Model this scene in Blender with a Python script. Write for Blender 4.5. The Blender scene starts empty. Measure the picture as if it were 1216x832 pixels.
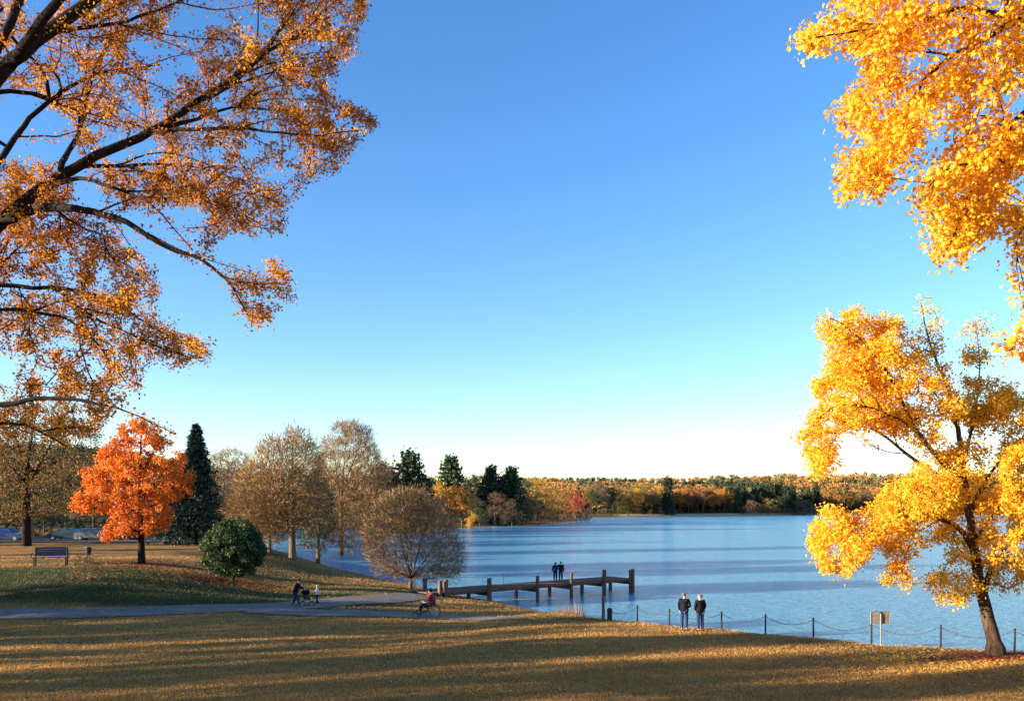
import bpy, math, random
import numpy as np
from mathutils import Vector, Matrix
R = math.radians
rng = np.random.default_rng(11)
random.seed(5)
SC = bpy.context.scene
COL = SC.collection

# ---------------------------------------------------------------- camera
CAMZ = 7.6
F = 1000.0; W0 = 1216; H0 = 832; CX = 608.0; HY = 600.0
cam = bpy.data.cameras.new('camera'); camo = bpy.data.objects.new('camera', cam); COL.objects.link(camo)
cam.sensor_width = 36; cam.lens = F / W0 * 36; cam.shift_y = (HY - H0 / 2) / W0
cam.clip_start = 0.1; cam.clip_end = 9000
camo.location = (0, 0, CAMZ); camo.rotation_euler = (R(90), 0, 0)
SC.camera = camo

# ---------------------------------------------------------------- light
SUN_EL = 11.0
SUN_FROM = Vector((-1.0, -0.31, 0)).normalized()          # horizontal direction towards the sun
w = bpy.data.worlds.new('World'); SC.world = w; w.use_nodes = True
nt = w.node_tree; bg = nt.nodes['Background']
sky = nt.nodes.new('ShaderNodeTexSky'); sky.sky_type = 'NISHITA'; sky.sun_disc = False
sky.sun_elevation = R(SUN_EL); sky.sun_rotation = math.atan2(SUN_FROM.x, SUN_FROM.y)
sky.altitude = 0; sky.air_density = 1.0; sky.dust_density = 0.0; sky.ozone_density = 2.2
hs = nt.nodes.new('ShaderNodeHueSaturation'); hs.inputs['Saturation'].default_value = 1.24
wb = nt.nodes.new('ShaderNodeMix'); wb.data_type = 'RGBA'; wb.blend_type = 'MULTIPLY'; wb.inputs[0].default_value = 1; wb.inputs[7].default_value = (.96, .95, 1.12, 1)      # white balance of the whole sky
nt.links.new(sky.outputs[0], hs.inputs['Color']); nt.links.new(hs.outputs[0], wb.inputs[6]); nt.links.new(wb.outputs[2], bg.inputs[0])
bg.inputs[1].default_value = 0.091
sl = bpy.data.lights.new('sun', 'SUN'); so = bpy.data.objects.new('sun', sl); COL.objects.link(so)
sl.energy = 5.0; sl.angle = R(0.5); sl.color = (1.0, 0.86, 0.66)
ce = math.cos(R(SUN_EL))
sv = Vector((SUN_FROM.x * ce, SUN_FROM.y * ce, math.sin(R(SUN_EL))))
so.rotation_euler = sv.to_track_quat('Z', 'Y').to_euler()
SC.view_settings.view_transform = 'Standard'; SC.view_settings.look = 'None'
SC.view_settings.exposure = 1.85; SC.view_settings.gamma = 1.0

# ---------------------------------------------------------------- helpers
def tag(o, label=None, cat=None, group=None, kind=None):
    if label: o['label'] = label
    if cat: o['category'] = cat
    if group: o['group'] = group
    if kind: o['kind'] = kind
    return o
def empty(name, loc=(0, 0, 0), rz=0):
    o = bpy.data.objects.new(name, None); COL.objects.link(o); o.location = loc; o.rotation_euler = (0, 0, rz)
    o.empty_display_size = .2
    return o
def link(name, me, mat=None, parent=None):
    o = bpy.data.objects.new(name, me); COL.objects.link(o)
    if mat is not None:
        for m_ in (mat if isinstance(mat, (list, tuple)) else [mat]): me.materials.append(m_)
    if parent is not None: o.parent = parent
    return o
def copy_tree(o, parent=None):
    c = o.copy(); COL.objects.link(c); c.parent = parent
    for ch in o.children: copy_tree(ch, c)
    return c
def mesh_np(name, verts, faces_flat, totals, attr=None, smooth=False, mats=None):
    me = bpy.data.meshes.new(name)
    verts = np.asarray(verts, np.float32); faces_flat = np.asarray(faces_flat, np.int32); totals = np.asarray(totals, np.int32)
    me.vertices.add(len(verts)); me.vertices.foreach_set('co', verts.ravel())
    me.loops.add(len(faces_flat)); me.loops.foreach_set('vertex_index', faces_flat)
    me.polygons.add(len(totals))
    st = np.zeros(len(totals), np.int32); st[1:] = np.cumsum(totals)[:-1]
    me.polygons.foreach_set('loop_start', st); me.polygons.foreach_set('loop_total', totals)
    if mats is not None: me.polygons.foreach_set('material_index', np.asarray(mats, np.int32))
    me.polygons.foreach_set('use_smooth', np.full(len(totals), smooth))
    if attr:
        for k, v in attr.items():
            a = me.attributes.new(k, 'FLOAT', 'POINT'); a.data.foreach_set('value', np.asarray(v, np.float32))
    me.update(); me.validate()
    return me
class MB:
    """collects simple solids into one mesh"""
    def __init__(s): s.v = []; s.f = []
    def add(s, vs, fs):
        b = len(s.v); s.v += [tuple(p) for p in vs]; s.f += [tuple(i + b for i in f) for f in fs]
    def box(s, c, size, rot=None, bev=0.0, taper=1.0):
        hx, hy, hz = [a / 2 for a in size]
        b = min(bev, hx * .9, hy * .9)
        def ring(z, k, sc):
            x, y = hx * sc - k, hy * sc - k
            if b <= 0: return [(x, y, z), (-x, y, z), (-x, -y, z), (x, -y, z)]
            X, Y = hx * sc - k, hy * sc - k
            return [(X, Y - b, z), (X - b, Y, z), (-X + b, Y, z), (-X, Y - b, z), (-X, -Y + b, z), (-X + b, -Y, z), (X - b, -Y, z), (X, -Y + b, z)]
        if b > 0:
            bz = min(b, hz * .9)
            rings = [ring(-hz, b * .6, 1), ring(-hz + bz, 0, 1), ring(hz - bz, 0, taper), ring(hz, b * .6, taper)]
        else:
            rings = [ring(-hz, 0, 1), ring(hz, 0, taper)]
        n = len(rings[0]); vs = [Vector(p) for r_ in rings for p in r_]
        fs = [tuple(range(n))[::-1], tuple(range((len(rings) - 1) * n, len(rings) * n))]
        for k in range(len(rings) - 1):
            for i in range(n):
                j = (i + 1) % n; fs.append((k * n + i, k * n + j, (k + 1) * n + j, (k + 1) * n + i))
        m = rot if rot is not None else Matrix.Identity(3)
        s.add([m @ p + Vector(c) for p in vs], fs); return s
    def tube(s, pts, rad, n=8, close=False):
        pts = [Vector(p) for p in pts]; N = len(pts)
        if not hasattr(rad, '__len__'): rad = [rad] * N
        vs = []; fs = []; ref = None
        for i, p in enumerate(pts):
            if close: t = pts[(i + 1) % N] - pts[i - 1]
            else: t = pts[min(i + 1, N - 1)] - pts[max(i - 1, 0)]
            t.normalize()
            if ref is None: ref = t.orthogonal().normalized()
            u = (ref - t * ref.dot(t)).normalized(); ref = u; v = t.cross(u)
            for k in range(n):
                a = 2 * math.pi * k / n; vs.append(p + (u * math.cos(a) + v * math.sin(a)) * rad[i])
        for i in range(N if close else N - 1):
            i2 = (i + 1) % N
            for k in range(n):
                k2 = (k + 1) % n; fs.append((i * n + k, i * n + k2, i2 * n + k2, i2 * n + k))
        if not close: fs += [tuple(range(n))[::-1], tuple(range((N - 1) * n, N * n))]
        s.add(vs, fs); return s
    def ball(s, c, r_, nu=12, nv=8, rot=None):
        if not hasattr(r_, '__len__'): r_ = (r_,) * 3
        vs = []; fs = []
        for j in range(nv + 1):
            th = math.pi * j / nv
            for i in range(nu):
                a = 2 * math.pi * i / nu
                p = Vector((math.sin(th) * math.cos(a) * r_[0], math.sin(th) * math.sin(a) * r_[1], math.cos(th) * r_[2]))
                if rot is not None: p = rot @ p
                vs.append(p + Vector(c))
        for j in range(nv):
            for i in range(nu):
                k = (i + 1) % nu; fs.append((j * nu + i, (j + 1) * nu + i, (j + 1) * nu + k, j * nu + k))
        s.add(vs, fs); return s
    def build(s, name, mat, parent=None, smooth=False):
        me = bpy.data.meshes.new(name); me.from_pydata(s.v, [], s.f)
        if smooth:
            for p in me.polygons: p.use_smooth = True
        me.update()
        return link(name, me, mat, parent)
def ss(t):
    t = np.clip(t, 0, 1); return t * t * (3 - 2 * t)
def vnoise(x, y, seed=0):
    """smooth value noise, numpy"""
    x = np.asarray(x, float); y = np.asarray(y, float)
    xi = np.floor(x).astype(np.int64); yi = np.floor(y).astype(np.int64); fx = ss(x - xi); fy = ss(y - yi)
    def h(a, b):
        n = (a * 374761393 + b * 668265263 + seed * 974711) & 0xffffffff
        n = ((n ^ (n >> 13)) * 1274126177) & 0xffffffff
        return ((n ^ (n >> 16)) & 0xffff) / 65535.0
    return (h(xi, yi) * (1 - fx) + h(xi + 1, yi) * fx) * (1 - fy) + (h(xi, yi + 1) * (1 - fx) + h(xi + 1, yi + 1) * fx) * fy

# ---------------------------------------------------------------- materials
def new_mat(name):
    m = bpy.data.materials.new(name); m.use_nodes = True
    return m, m.node_tree, m.node_tree.nodes['Principled BSDF']
def N(nt, t, **kw):
    n = nt.nodes.new(t)
    for k, v in kw.items(): setattr(n, k, v)
    return n
def ramp(nt, stops):
    r_ = nt.nodes.new('ShaderNodeValToRGB'); e = r_.color_ramp.elements
    while len(e) < len(stops): e.new(.5)
    for q, (p, c) in zip(e, stops): q.position = p; q.color = (*c, 1)
    return r_
def leaf_mat(name, stops, trans=0.4, clump=0.5, clump_scale=.35, rough=.5, tint=False):
    m, nt, b = new_mat(name); L = nt.links
    at = N(nt, 'ShaderNodeAttribute', attribute_name='rnd')
    tc = N(nt, 'ShaderNodeTexCoord'); no = N(nt, 'ShaderNodeTexNoise'); no.inputs['Scale'].default_value = clump_scale; no.inputs['Detail'].default_value = 2
    L.new(tc.outputs['Object'], no.inputs['Vector'])
    mr = N(nt, 'ShaderNodeMapRange'); mr.inputs[1].default_value = .3; mr.inputs[2].default_value = .7
    L.new(no.outputs[0], mr.inputs[0])
    mx = N(nt, 'ShaderNodeMix'); mx.inputs[0].default_value = clump
    L.new(at.outputs['Fac'], mx.inputs[2]); L.new(mr.outputs[0], mx.inputs[3])
    r_ = ramp(nt, stops); L.new(mx.outputs[0], r_.inputs[0]); col = r_.outputs[0]
    if tint:
        oi = N(nt, 'ShaderNodeObjectInfo'); mm = N(nt, 'ShaderNodeMix', data_type='RGBA', blend_type='MULTIPLY'); mm.inputs[0].default_value = 1
        L.new(oi.outputs['Color'], mm.inputs[6]); L.new(col, mm.inputs[7]); col = mm.outputs[2]
    L.new(col, b.inputs['Base Color']); b.inputs['Roughness'].default_value = rough; b.inputs['Specular IOR Level'].default_value = .3
    tr = N(nt, 'ShaderNodeBsdfTranslucent'); L.new(col, tr.inputs[0])
    ms = N(nt, 'ShaderNodeMixShader'); ms.inputs[0].default_value = trans
    out = nt.nodes['Material Output']
    L.new(b.outputs[0], ms.inputs[1]); L.new(tr.outputs[0], ms.inputs[2]); L.new(ms.outputs[0], out.inputs[0])
    return m
def bark_mat(name, c1, c2, scale=6, bump=.6):
    m, nt, b = new_mat(name); L = nt.links
    tc = N(nt, 'ShaderNodeTexCoord'); mp = N(nt, 'ShaderNodeMapping'); mp.inputs['Scale'].default_value = (1, 1, .18)
    no = N(nt, 'ShaderNodeTexNoise'); no.inputs['Scale'].default_value = scale; no.inputs['Detail'].default_value = 6; no.inputs['Roughness'].default_value = .7
    L.new(tc.outputs['Object'], mp.inputs[0]); L.new(mp.outputs[0], no.inputs['Vector'])
    r_ = ramp(nt, [(.35, c1), (.68, c2)]); L.new(no.outputs[0], r_.inputs[0]); L.new(r_.outputs[0], b.inputs['Base Color'])
    bp = N(nt, 'ShaderNodeBump'); bp.inputs['Strength'].default_value = bump; bp.inputs['Distance'].default_value = .06
    L.new(no.outputs[0], bp.inputs['Height']); L.new(bp.outputs[0], b.inputs['Normal']); b.inputs['Roughness'].default_value = .95; b.inputs['Specular IOR Level'].default_value = .12
    return m
def plain(name, c, rough=.6, var=.25, scale=9, metal=0, bump=0.1):
    m, nt, b = new_mat(name); L = nt.links
    tc = N(nt, 'ShaderNodeTexCoord'); no = N(nt, 'ShaderNodeTexNoise'); no.inputs['Scale'].default_value = scale; no.inputs['Detail'].default_value = 5
    L.new(tc.outputs['Object'], no.inputs['Vector'])
    r_ = ramp(nt, [(.3, tuple(x * (1 - var) for x in c)), (.7, tuple(min(1, x * (1 + var)) for x in c))])
    L.new(no.outputs[0], r_.inputs[0]); L.new(r_.outputs[0], b.inputs['Base Color'])
    b.inputs['Roughness'].default_value = rough; b.inputs['Metallic'].default_value = metal
    if 'cloth' in name or 'denim' in name or 'dark' in name: b.inputs['Specular IOR Level'].default_value = .12
    if bump:
        bp = N(nt, 'ShaderNodeBump'); bp.inputs['Strength'].default_value = bump; bp.inputs['Distance'].default_value = .02
        L.new(no.outputs[0], bp.inputs['Height']); L.new(bp.outputs[0], b.inputs['Normal'])
    return m
M = {}
M['orange_fg'] = leaf_mat('orange_brown_leaves', [(0, (.17, .05, .012)), (.3, (.40, .135, .014)), (.62, (.64, .26, .02)), (1, (.84, .45, .035))], .56, .6, .5)
M['yellow_fg'] = leaf_mat('yellow_leaves', [(0, (.48, .18, .02)), (.22, (.82, .38, .02)), (.55, (.89, .49, .025)), (1, (.94, .67, .06))], .5, .5, .9)
M['yellow_mid'] = leaf_mat('golden_leaves', [(0, (.50, .20, .02)), (.22, (.82, .40, .02)), (.55, (.89, .51, .03)), (1, (.94, .68, .06))], .52, .5, .45)
M['maple'] = leaf_mat('flame_orange_leaves', [(0, (.40, .065, .02)), (.35, (.66, .17, .02)), (1, (.84, .33, .03))], .4, .55, .3)
M['bare'] = leaf_mat('fine_golden_twigs', [(0, (.13, .07, .03)), (.5, (.26, .145, .05)), (1, (.42, .26, .08))], .1, .5, .2)
M['green_bush'] = leaf_mat('holly_green_leaves', [(0, (.015, .035, .010)), (.6, (.04, .075, .018)), (1, (.09, .13, .03))], .2, .3, .5)
M['spruce'] = leaf_mat('spruce_needles', [(0, (.006, .020, .012)), (.6, (.014, .036, .018)), (1, (.03, .06, .03))], .1, .3, .5)
M['far'] = leaf_mat('tree_leaves', [(0, (.45, .45, .45)), (1, (1.0, 1.0, 1.0))], .3, .5, .12, tint=True)
M['bark_dark'] = bark_mat('dark_bark', (.010, .007, .006), (.036, .025, .019), 9)
M['bark'] = bark_mat('grey_brown_bark', (.022, .014, .009), (.13, .080, .05), 9, 1.4)
M['twig'] = bark_mat('fine_twig_bark', (.07, .045, .028), (.19, .125, .07), 5, .3)
M['twig_far'] = plain('distant_bark', (.07, .05, .04), .9)
M['wood'] = bark_mat('weathered_wood', (.075, .042, .028), (.24, .14, .095), 8, .5)
M['wood_red'] = bark_mat('reddish_deck_wood', (.13, .05, .035), (.27, .12, .08), 6, .4)
M['metal_dark'] = plain('dark_painted_metal', (.03, .028, .03), .5, .3)
M['chain'] = plain('rusty_chain_metal', (.10, .075, .06), .6, .3, metal=.5)
M['sign_back'] = plain('weathered_sign_metal', (.20, .19, .165), .55, .35, 14)
M['sign_frame'] = plain('pale_sign_frame', (.20, .19, .165), .5, .15)
M['bench'] = plain('blue_grey_bench_paint', (.055, .065, .10), .9, .2)
M['skin'] = plain('skin', (.50, .27, .19), .5, .08, bump=0)
M['black_cloth'] = plain('black_cloth', (.007, .007, .011), .8, .3)
M['navy'] = plain('navy_cloth', (.02, .03, .075), .8, .3)
M['denim'] = plain('blue_denim', (.02, .038, .09), .85, .3)
M['white_cloth'] = plain('white_cloth', (.72, .70, .64), .8, .08)
M['red_cloth'] = plain('red_cloth', (.55, .06, .05), .8, .15)
M['hair'] = plain('dark_brown_hair', (.035, .02, .014), .6, .3)
M['hair_grey'] = plain('reddish_brown_hair', (.14, .07, .045), .6, .3)
M['rubber'] = plain('black_rubber', (.015, .015, .016), .6, .2)
M['chrome'] = plain('wheel_metal', (.45, .46, .5), .3, .1, metal=.8, bump=0)
M['asphalt'] = plain('asphalt', (.055, .053, .055), .9, .25, 3, bump=.3)
def car_paint(n, c):
    m = plain(n, c, .25, .03, bump=0); m.node_tree.nodes['Principled BSDF'].inputs['Coat Weight'].default_value = .6; return m
M['car_blue'] = car_paint('blue_car_paint', (.02, .05, .16)); M['car_silver'] = car_paint('silver_car_paint', (.13, .14, .15)); M['car_dark'] = car_paint('dark_car_paint', (.03, .06, .07))
M['glass'] = plain('dark_window_glass', (.02, .025, .03), .06, .05, bump=0)
M['lamp'] = plain('headlight_lens', (.7, .7, .68), .1, .05, bump=0)
M['wall_white'] = plain('white_boarding', (.75, .74, .70), .6, .06)
M['roof'] = plain('grey_roof_shingles', (.12, .12, .13), .8, .2)

def ground_mat():
    m, nt, b = new_mat('ground_soil_and_turf'); L = nt.links
    tc = N(nt, 'ShaderNodeTexCoord'); at = N(nt, 'ShaderNodeAttribute', attribute_name='green'); sd = N(nt, 'ShaderNodeAttribute', attribute_name='sand')
    n1 = N(nt, 'ShaderNodeTexNoise'); n1.inputs['Scale'].default_value = .22; n1.inputs['Detail'].default_value = 6; n1.inputs['Roughness'].default_value = .65
    n2 = N(nt, 'ShaderNodeTexNoise'); n2.inputs['Scale'].default_value = 7; n2.inputs['Detail'].default_value = 6; n2.inputs['Roughness'].default_value = .75
    n3 = N(nt, 'ShaderNodeTexNoise'); n3.inputs['Scale'].default_value = 1.6; n3.inputs['Detail'].default_value = 5
    for n in (n1, n2, n3): L.new(tc.outputs['Object'], n.inputs['Vector'])
    dry = ramp(nt, [(.25, (.18, .076, .022)), (.5, (.38, .18, .047)), (.75, (.52, .29, .075))]); L.new(n2.outputs[0], dry.inputs[0])
    grn = ramp(nt, [(.25, (.018, .032, .010)), (.6, (.045, .062, .018)), (.85, (.09, .09, .03))]); L.new(n2.outputs[0], grn.inputs[0])
    mr = N(nt, 'ShaderNodeMapRange'); mr.inputs[1].default_value = .46; mr.inputs[2].default_value = .68; mr.inputs[4].default_value = .4; L.new(n1.outputs[0], mr.inputs[0])
    ad = N(nt, 'ShaderNodeMath', operation='ADD'); ad.use_clamp = True; L.new(mr.outputs[0], ad.inputs[0]); L.new(at.outputs['Fac'], ad.inputs[1])
    mx = N(nt, 'ShaderNodeMix', data_type='RGBA'); L.new(ad.outputs[0], mx.inputs[0]); L.new(dry.outputs[0], mx.inputs[6]); L.new(grn.outputs[0], mx.inputs[7])
    m3 = N(nt, 'ShaderNodeMapRange'); m3.inputs[1].default_value = .35; m3.inputs[2].default_value = .75; m3.inputs[3].default_value = .6; m3.inputs[4].default_value = 1.2; L.new(n3.outputs[0], m3.inputs[0])
    mu = N(nt, 'ShaderNodeMix', data_type='RGBA', blend_type='MULTIPLY'); mu.inputs[0].default_value = 1; L.new(mx.outputs[2], mu.inputs[6]); L.new(m3.outputs[0], mu.inputs[7])
    sn = ramp(nt, [(.3, (.42, .27, .15)), (.7, (.62, .43, .26))]); L.new(n2.outputs[0], sn.inputs[0])
    mz = N(nt, 'ShaderNodeMix', data_type='RGBA'); L.new(sd.outputs['Fac'], mz.inputs[0]); L.new(mu.outputs[2], mz.inputs[6]); L.new(sn.outputs[0], mz.inputs[7])
    L.new(mz.outputs[2], b.inputs['Base Color']); b.inputs['Roughness'].default_value = .95; b.inputs['Specular IOR Level'].default_value = .1
    bp = N(nt, 'ShaderNodeBump'); bp.inputs['Strength'].default_value = .8; bp.inputs['Distance'].default_value = .08; L.new(n2.outputs[0], bp.inputs['Height'])
    L.new(bp.outputs[0], b.inputs['Normal'])
    return m
M['ground'] = ground_mat()
def grass_mat():
    m, nt, b = new_mat('grass_blades'); L = nt.links
    at = N(nt, 'ShaderNodeAttribute', attribute_name='rnd'); ag = N(nt, 'ShaderNodeAttribute', attribute_name='green')
    dry = ramp(nt, [(0, (.27, .11, .028)), (.5, (.56, .28, .065)), (1, (.74, .46, .13))]); L.new(at.outputs['Fac'], dry.inputs[0])
    grn = ramp(nt, [(0, (.025, .042, .012)), (.6, (.055, .08, .022)), (1, (.14, .135, .04))]); L.new(at.outputs['Fac'], grn.inputs[0])
    mx = N(nt, 'ShaderNodeMix', data_type='RGBA'); L.new(ag.outputs['Fac'], mx.inputs[0]); L.new(dry.outputs[0], mx.inputs[6]); L.new(grn.outputs[0], mx.inputs[7])
    L.new(mx.outputs[2], b.inputs['Base Color']); b.inputs['Roughness'].default_value = .6
    tr = N(nt, 'ShaderNodeBsdfTranslucent'); L.new(mx.outputs[2], tr.inputs[0]); ms = N(nt, 'ShaderNodeMixShader'); ms.inputs[0].default_value = .35
    L.new(b.outputs[0], ms.inputs[1]); L.new(tr.outputs[0], ms.inputs[2]); L.new(ms.outputs[0], nt.nodes['Material Output'].inputs[0])
    return m
M['grass'] = grass_mat()
def path_mat():
    m, nt, b = new_mat('pale_path_paving'); L = nt.links
    tc = N(nt, 'ShaderNodeTexCoord'); n = N(nt, 'ShaderNodeTexNoise'); n.inputs['Scale'].default_value = 1.2; n.inputs['Detail'].default_value = 9; n.inputs['Roughness'].default_value = .75
    L.new(tc.outputs['Object'], n.inputs['Vector'])
    r_ = ramp(nt, [(.3, (.09, .063, .048)), (.5, (.165, .122, .092)), (.75, (.26, .20, .15))]); L.new(n.outputs[0], r_.inputs[0]); L.new(r_.outputs[0], b.inputs['Base Color']); b.inputs['Roughness'].default_value = .9
    return m
M['path'] = path_mat()
def water_mat():
    m, nt, b = new_mat('lake_water'); L = nt.links
    tc = N(nt, 'ShaderNodeTexCoord')
    def nz(sx, sy, det, rough=.6):
        mp = N(nt, 'ShaderNodeMapping'); mp.inputs['Scale'].default_value = (sx, sy, 1); mp.inputs['Rotation'].default_value = (0, 0, R(8))
        n = N(nt, 'ShaderNodeTexNoise'); n.inputs['Scale'].default_value = 1; n.inputs['Detail'].default_value = det; n.inputs['Roughness'].default_value = rough
        L.new(tc.outputs['Object'], mp.inputs[0]); L.new(mp.outputs[0], n.inputs['Vector']); return n
    a = nz(1.7, 3.6, 4); c = nz(.45, 1.1, 3); g = nz(.008, .035, 3)
    m1 = N(nt, 'ShaderNodeMath', operation='MULTIPLY'); m1.inputs[1].default_value = 1.7; L.new(c.outputs[0], m1.inputs[0])
    ad = N(nt, 'ShaderNodeMath', operation='ADD'); L.new(a.outputs[0], ad.inputs[0]); L.new(m1.outputs[0], ad.inputs[1])
    gr = N(nt, 'ShaderNodeMapRange'); gr.inputs[1].default_value = .4; gr.inputs[2].default_value = .62; gr.inputs[3].default_value = .88; gr.inputs[4].default_value = 1.0; L.new(g.outputs[0], gr.inputs[0])
    bp = N(nt, 'ShaderNodeBump'); bp.inputs['Distance'].default_value = .34; L.new(ad.outputs[0], bp.inputs['Height']); L.new(gr.outputs[0], bp.inputs['Strength'])
    L.new(bp.outputs[0], b.inputs['Normal'])
    b.inputs['Base Color'].default_value = (.12, .33, .46, 1); b.inputs['Roughness'].default_value = .14; b.inputs['IOR'].default_value = 1.62
    return m
M['water'] = water_mat()

# ---------------------------------------------------------------- terrain
LAKE = np.array([(90, 24), (60, 27.5), (40, 31.5), (28, 34.5), (21.3, 36.3), (16.3, 39), (12, 42.3), (7.6, 45.4), (4.8, 48), (3.5, 51), (2.4, 55.5), (0.9, 61), (-.8, 66), (-3.3, 69), (-8.6, 79),
                 (-15.2, 90.5), (-20, 98.7), (-27, 110), (-33.5, 120), (-40, 133), (-56, 155), (-76, 190), (-84, 225), (-64, 262), (-18, 290), (14, 340), (36, 430), (40, 448), (30, 470),
                 (-20, 520), (0, 545), (50, 540), (100, 585), (153, 608), (197, 633), (240, 700), (298, 760), (474, 790), (760, 800), (1000, 700), (1050, 400), (800, 120), (400, 20), (200, 10)], float)
def lake_sd(X, Y):
    """signed distance to the shore: positive on land"""
    X = np.asarray(X, float); Y = np.asarray(Y, float); d = np.full(X.shape, 1e9); ins = np.zeros(X.shape, bool)
    n = len(LAKE)
    for i in range(n):
        x0, y0 = LAKE[i]; x1, y1 = LAKE[(i + 1) % n]; ex, ey = x1 - x0, y1 - y0
        t = np.clip(((X - x0) * ex + (Y - y0) * ey) / (ex * ex + ey * ey), 0, 1)
        d = np.minimum(d, np.hypot(X - x0 - t * ex, Y - y0 - t * ey))
        c = ((y0 > Y) != (y1 > Y)) & (X < ex * (Y - y0) / (ey if ey != 0 else 1e-9) + x0)
        ins ^= c
    return np.where(ins, -d, d)
def land(X, Y):
    z = 1.45 + 4.2 * (1 - ss(Y / 26.0)) * ss((Y + 60) / 40)
    z = z + 1.9 * ss((-X - 13) / 16) * ss((Y - 44.5) / 13)
    z = z + .10 * (vnoise(X / 7, Y / 7, 3) - .5) + .05 * (vnoise(X / 2.3, Y / 2.3, 4) - .5)
    return z
def height(X, Y):
    X = np.asarray(X, float); Y = np.asarray(Y, float)
    sd = lake_sd(X, Y); sd = sd + .5 * (vnoise(X / 1.7, Y / 1.7, 8) - .5) * (Y < 150)
    wd = 1.3 + 13 * ss((4 - X) / 9) * (Y > 40)
    near = land(X, Y) * (1 - (1 - np.clip(sd / wd, 0, 1)) ** 2)
    far_base = 1.8 * ss(sd / 14)
    hill = (25 + 16 * ss((X - 100) / 500) + 8 * (vnoise(X / 160, Y / 160, 5) - .5)) * ss((sd - 40) / 420) * ss((Y - 200) / 250)
    hillL = 12 * ss((-X - 70) / 160) * ss((Y - 90) / 100)
    farz = far_base + hill + hillL
    k = ss((Y - 130) / 60)
    z = near * (1 - k) + farz * k
    z = z + hillL * (1 - k) * ss(sd / 20)
    return np.where(sd > 0, np.maximum(z, .03 * np.clip(sd, 0, 1)), np.maximum(-2.2, sd * .5))
def hz(x, y): return float(height(np.array([x]), np.array([y]))[0])
def P(px, py, d): return Vector(((px - CX) / F * d, d, CAMZ - (py - HY) / F * d))
_ds = np.concatenate([np.arange(8, 160, .1), np.arange(160, 1600, 1.0)])
def G(px, py):
    X = (px - CX) / F * _ds; Z = CAMZ - (py - HY) / F * _ds; h = height(X, _ds)
    i = int(np.argmax(h >= Z)); d = _ds[i]; return Vector(((px - CX) / F * d, d, float(h[i])))

def axis(segs):
    out = []
    for a, b, s in segs: out += list(np.arange(a, b, s))
    out.append(segs[-1][1]); return np.array(out)
gx = axis([(-4000, -1000, 300), (-1000, -300, 60), (-300, -100, 12), (-100, -45, 2.5), (-45, 30, .55), (30, 60, 2), (60, 420, 8), (420, 1200, 40), (1200, 4200, 300)])
gy = axis([(-1500, -100, 140), (-100, 0, 8), (0, 20, 1.5), (20, 80, .55), (80, 140, 1.2), (140, 480, 5), (480, 900, 9), (900, 1500, 40), (1500, 5200, 280)])
GX, GY = np.meshgrid(gx, gy); GZ = height(GX.ravel(), GY.ravel())
nx, ny = len(gx), len(gy)
idx = np.arange(nx * ny).reshape(ny, nx)
q = np.stack([idx[:-1, :-1], idx[:-1, 1:], idx[1:, 1:], idx[1:, :-1]], -1).reshape(-1, 4)
def greenness(X, Y):
    g = ss((Y - 47.5) / 2.5) * ss((60.5 - Y + 2.5 * (vnoise(X / 3, Y / 3, 12) - .5)) / 3) * ss((-X - 4) / 6) * .95
    sd = lake_sd(X, Y)
    g = np.maximum(g, .75 * ss((6 - sd) / 3) * ss((sd - 1) / 1.5) * (Y < 75) * ss(vnoise(X / 5, Y / 2, 21) * 2 - .6))
    g = np.maximum(g, .6 * (Y > 62) * (Y < 140) * ss((vnoise(X / 9, Y / 5, 31) - .5) * 4))
    return g
def sandy(X, Y):
    sd = lake_sd(X, Y)
    return np.maximum(ss((1.1 - sd) / .5) * (Y < 60), ss((26 - sd) / 8) * (Y > 480) * (X > 75) * (X < 230))
me = mesh_np('ground', np.stack([GX.ravel(), GY.ravel(), GZ], 1), q.ravel(), np.full(len(q), 4),
             {'green': greenness(GX.ravel(), GY.ravel()), 'sand': sandy(GX.ravel(), GY.ravel())}, True)
tag(link('ground', me, M['ground']), kind='structure')
wv = np.array([(-400, -300, 0), (2500, -300, 0), (2500, 1000, 0), (-400, 1000, 0)], float)
tag(link('lake_water', mesh_np('lake_water', wv, [0, 1, 2, 3], [4]), M['water']), kind='structure')

def ribbon(name, pts, mat, off=.05, step=.5, wn=5):
    """pts: (x, y, width); follows the terrain"""
    pts = np.array(pts, float); seg = np.hypot(*(pts[1:, :2] - pts[:-1, :2]).T); s = np.concatenate([[0], np.cumsum(seg)])
    t = np.arange(0, s[-1], step); x = np.interp(t, s, pts[:, 0]); y = np.interp(t, s, pts[:, 1]); wd = np.interp(t, s, pts[:, 2])
    k = 9; ker = np.ones(k) / k
    def sm(a): return np.convolve(np.pad(a, k // 2, 'edge'), ker, 'valid')
    x, y, wd = sm(sm(x)), sm(sm(y)), sm(wd)
    dx, dy = np.gradient(x), np.gradient(y); l = np.hypot(dx, dy); nxn, nyn = -dy / l, dx / l
    o = np.linspace(-.5, .5, wn); jit = 1 + .07 * (vnoise(t / 1.3, t * 0 + 3, 7) - .5)
    X = x[:, None] + nxn[:, None] * (wd * jit)[:, None] * o; Y = y[:, None] + nyn[:, None] * (wd * jit)[:, None] * o
    Z = height(X.ravel(), Y.ravel()) + off; n = len(t); ii = np.arange(n * wn).reshape(n, wn)
    q = np.stack([ii[:-1, :-1], ii[1:, :-1], ii[1:, 1:], ii[:-1, 1:]], -1).reshape(-1, 4)
    return tag(link(name, mesh_np(name, np.stack([X.ravel(), Y.ravel(), Z], 1), q.ravel(), np.full(len(q), 4), smooth=True), mat), kind='structure')
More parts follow.
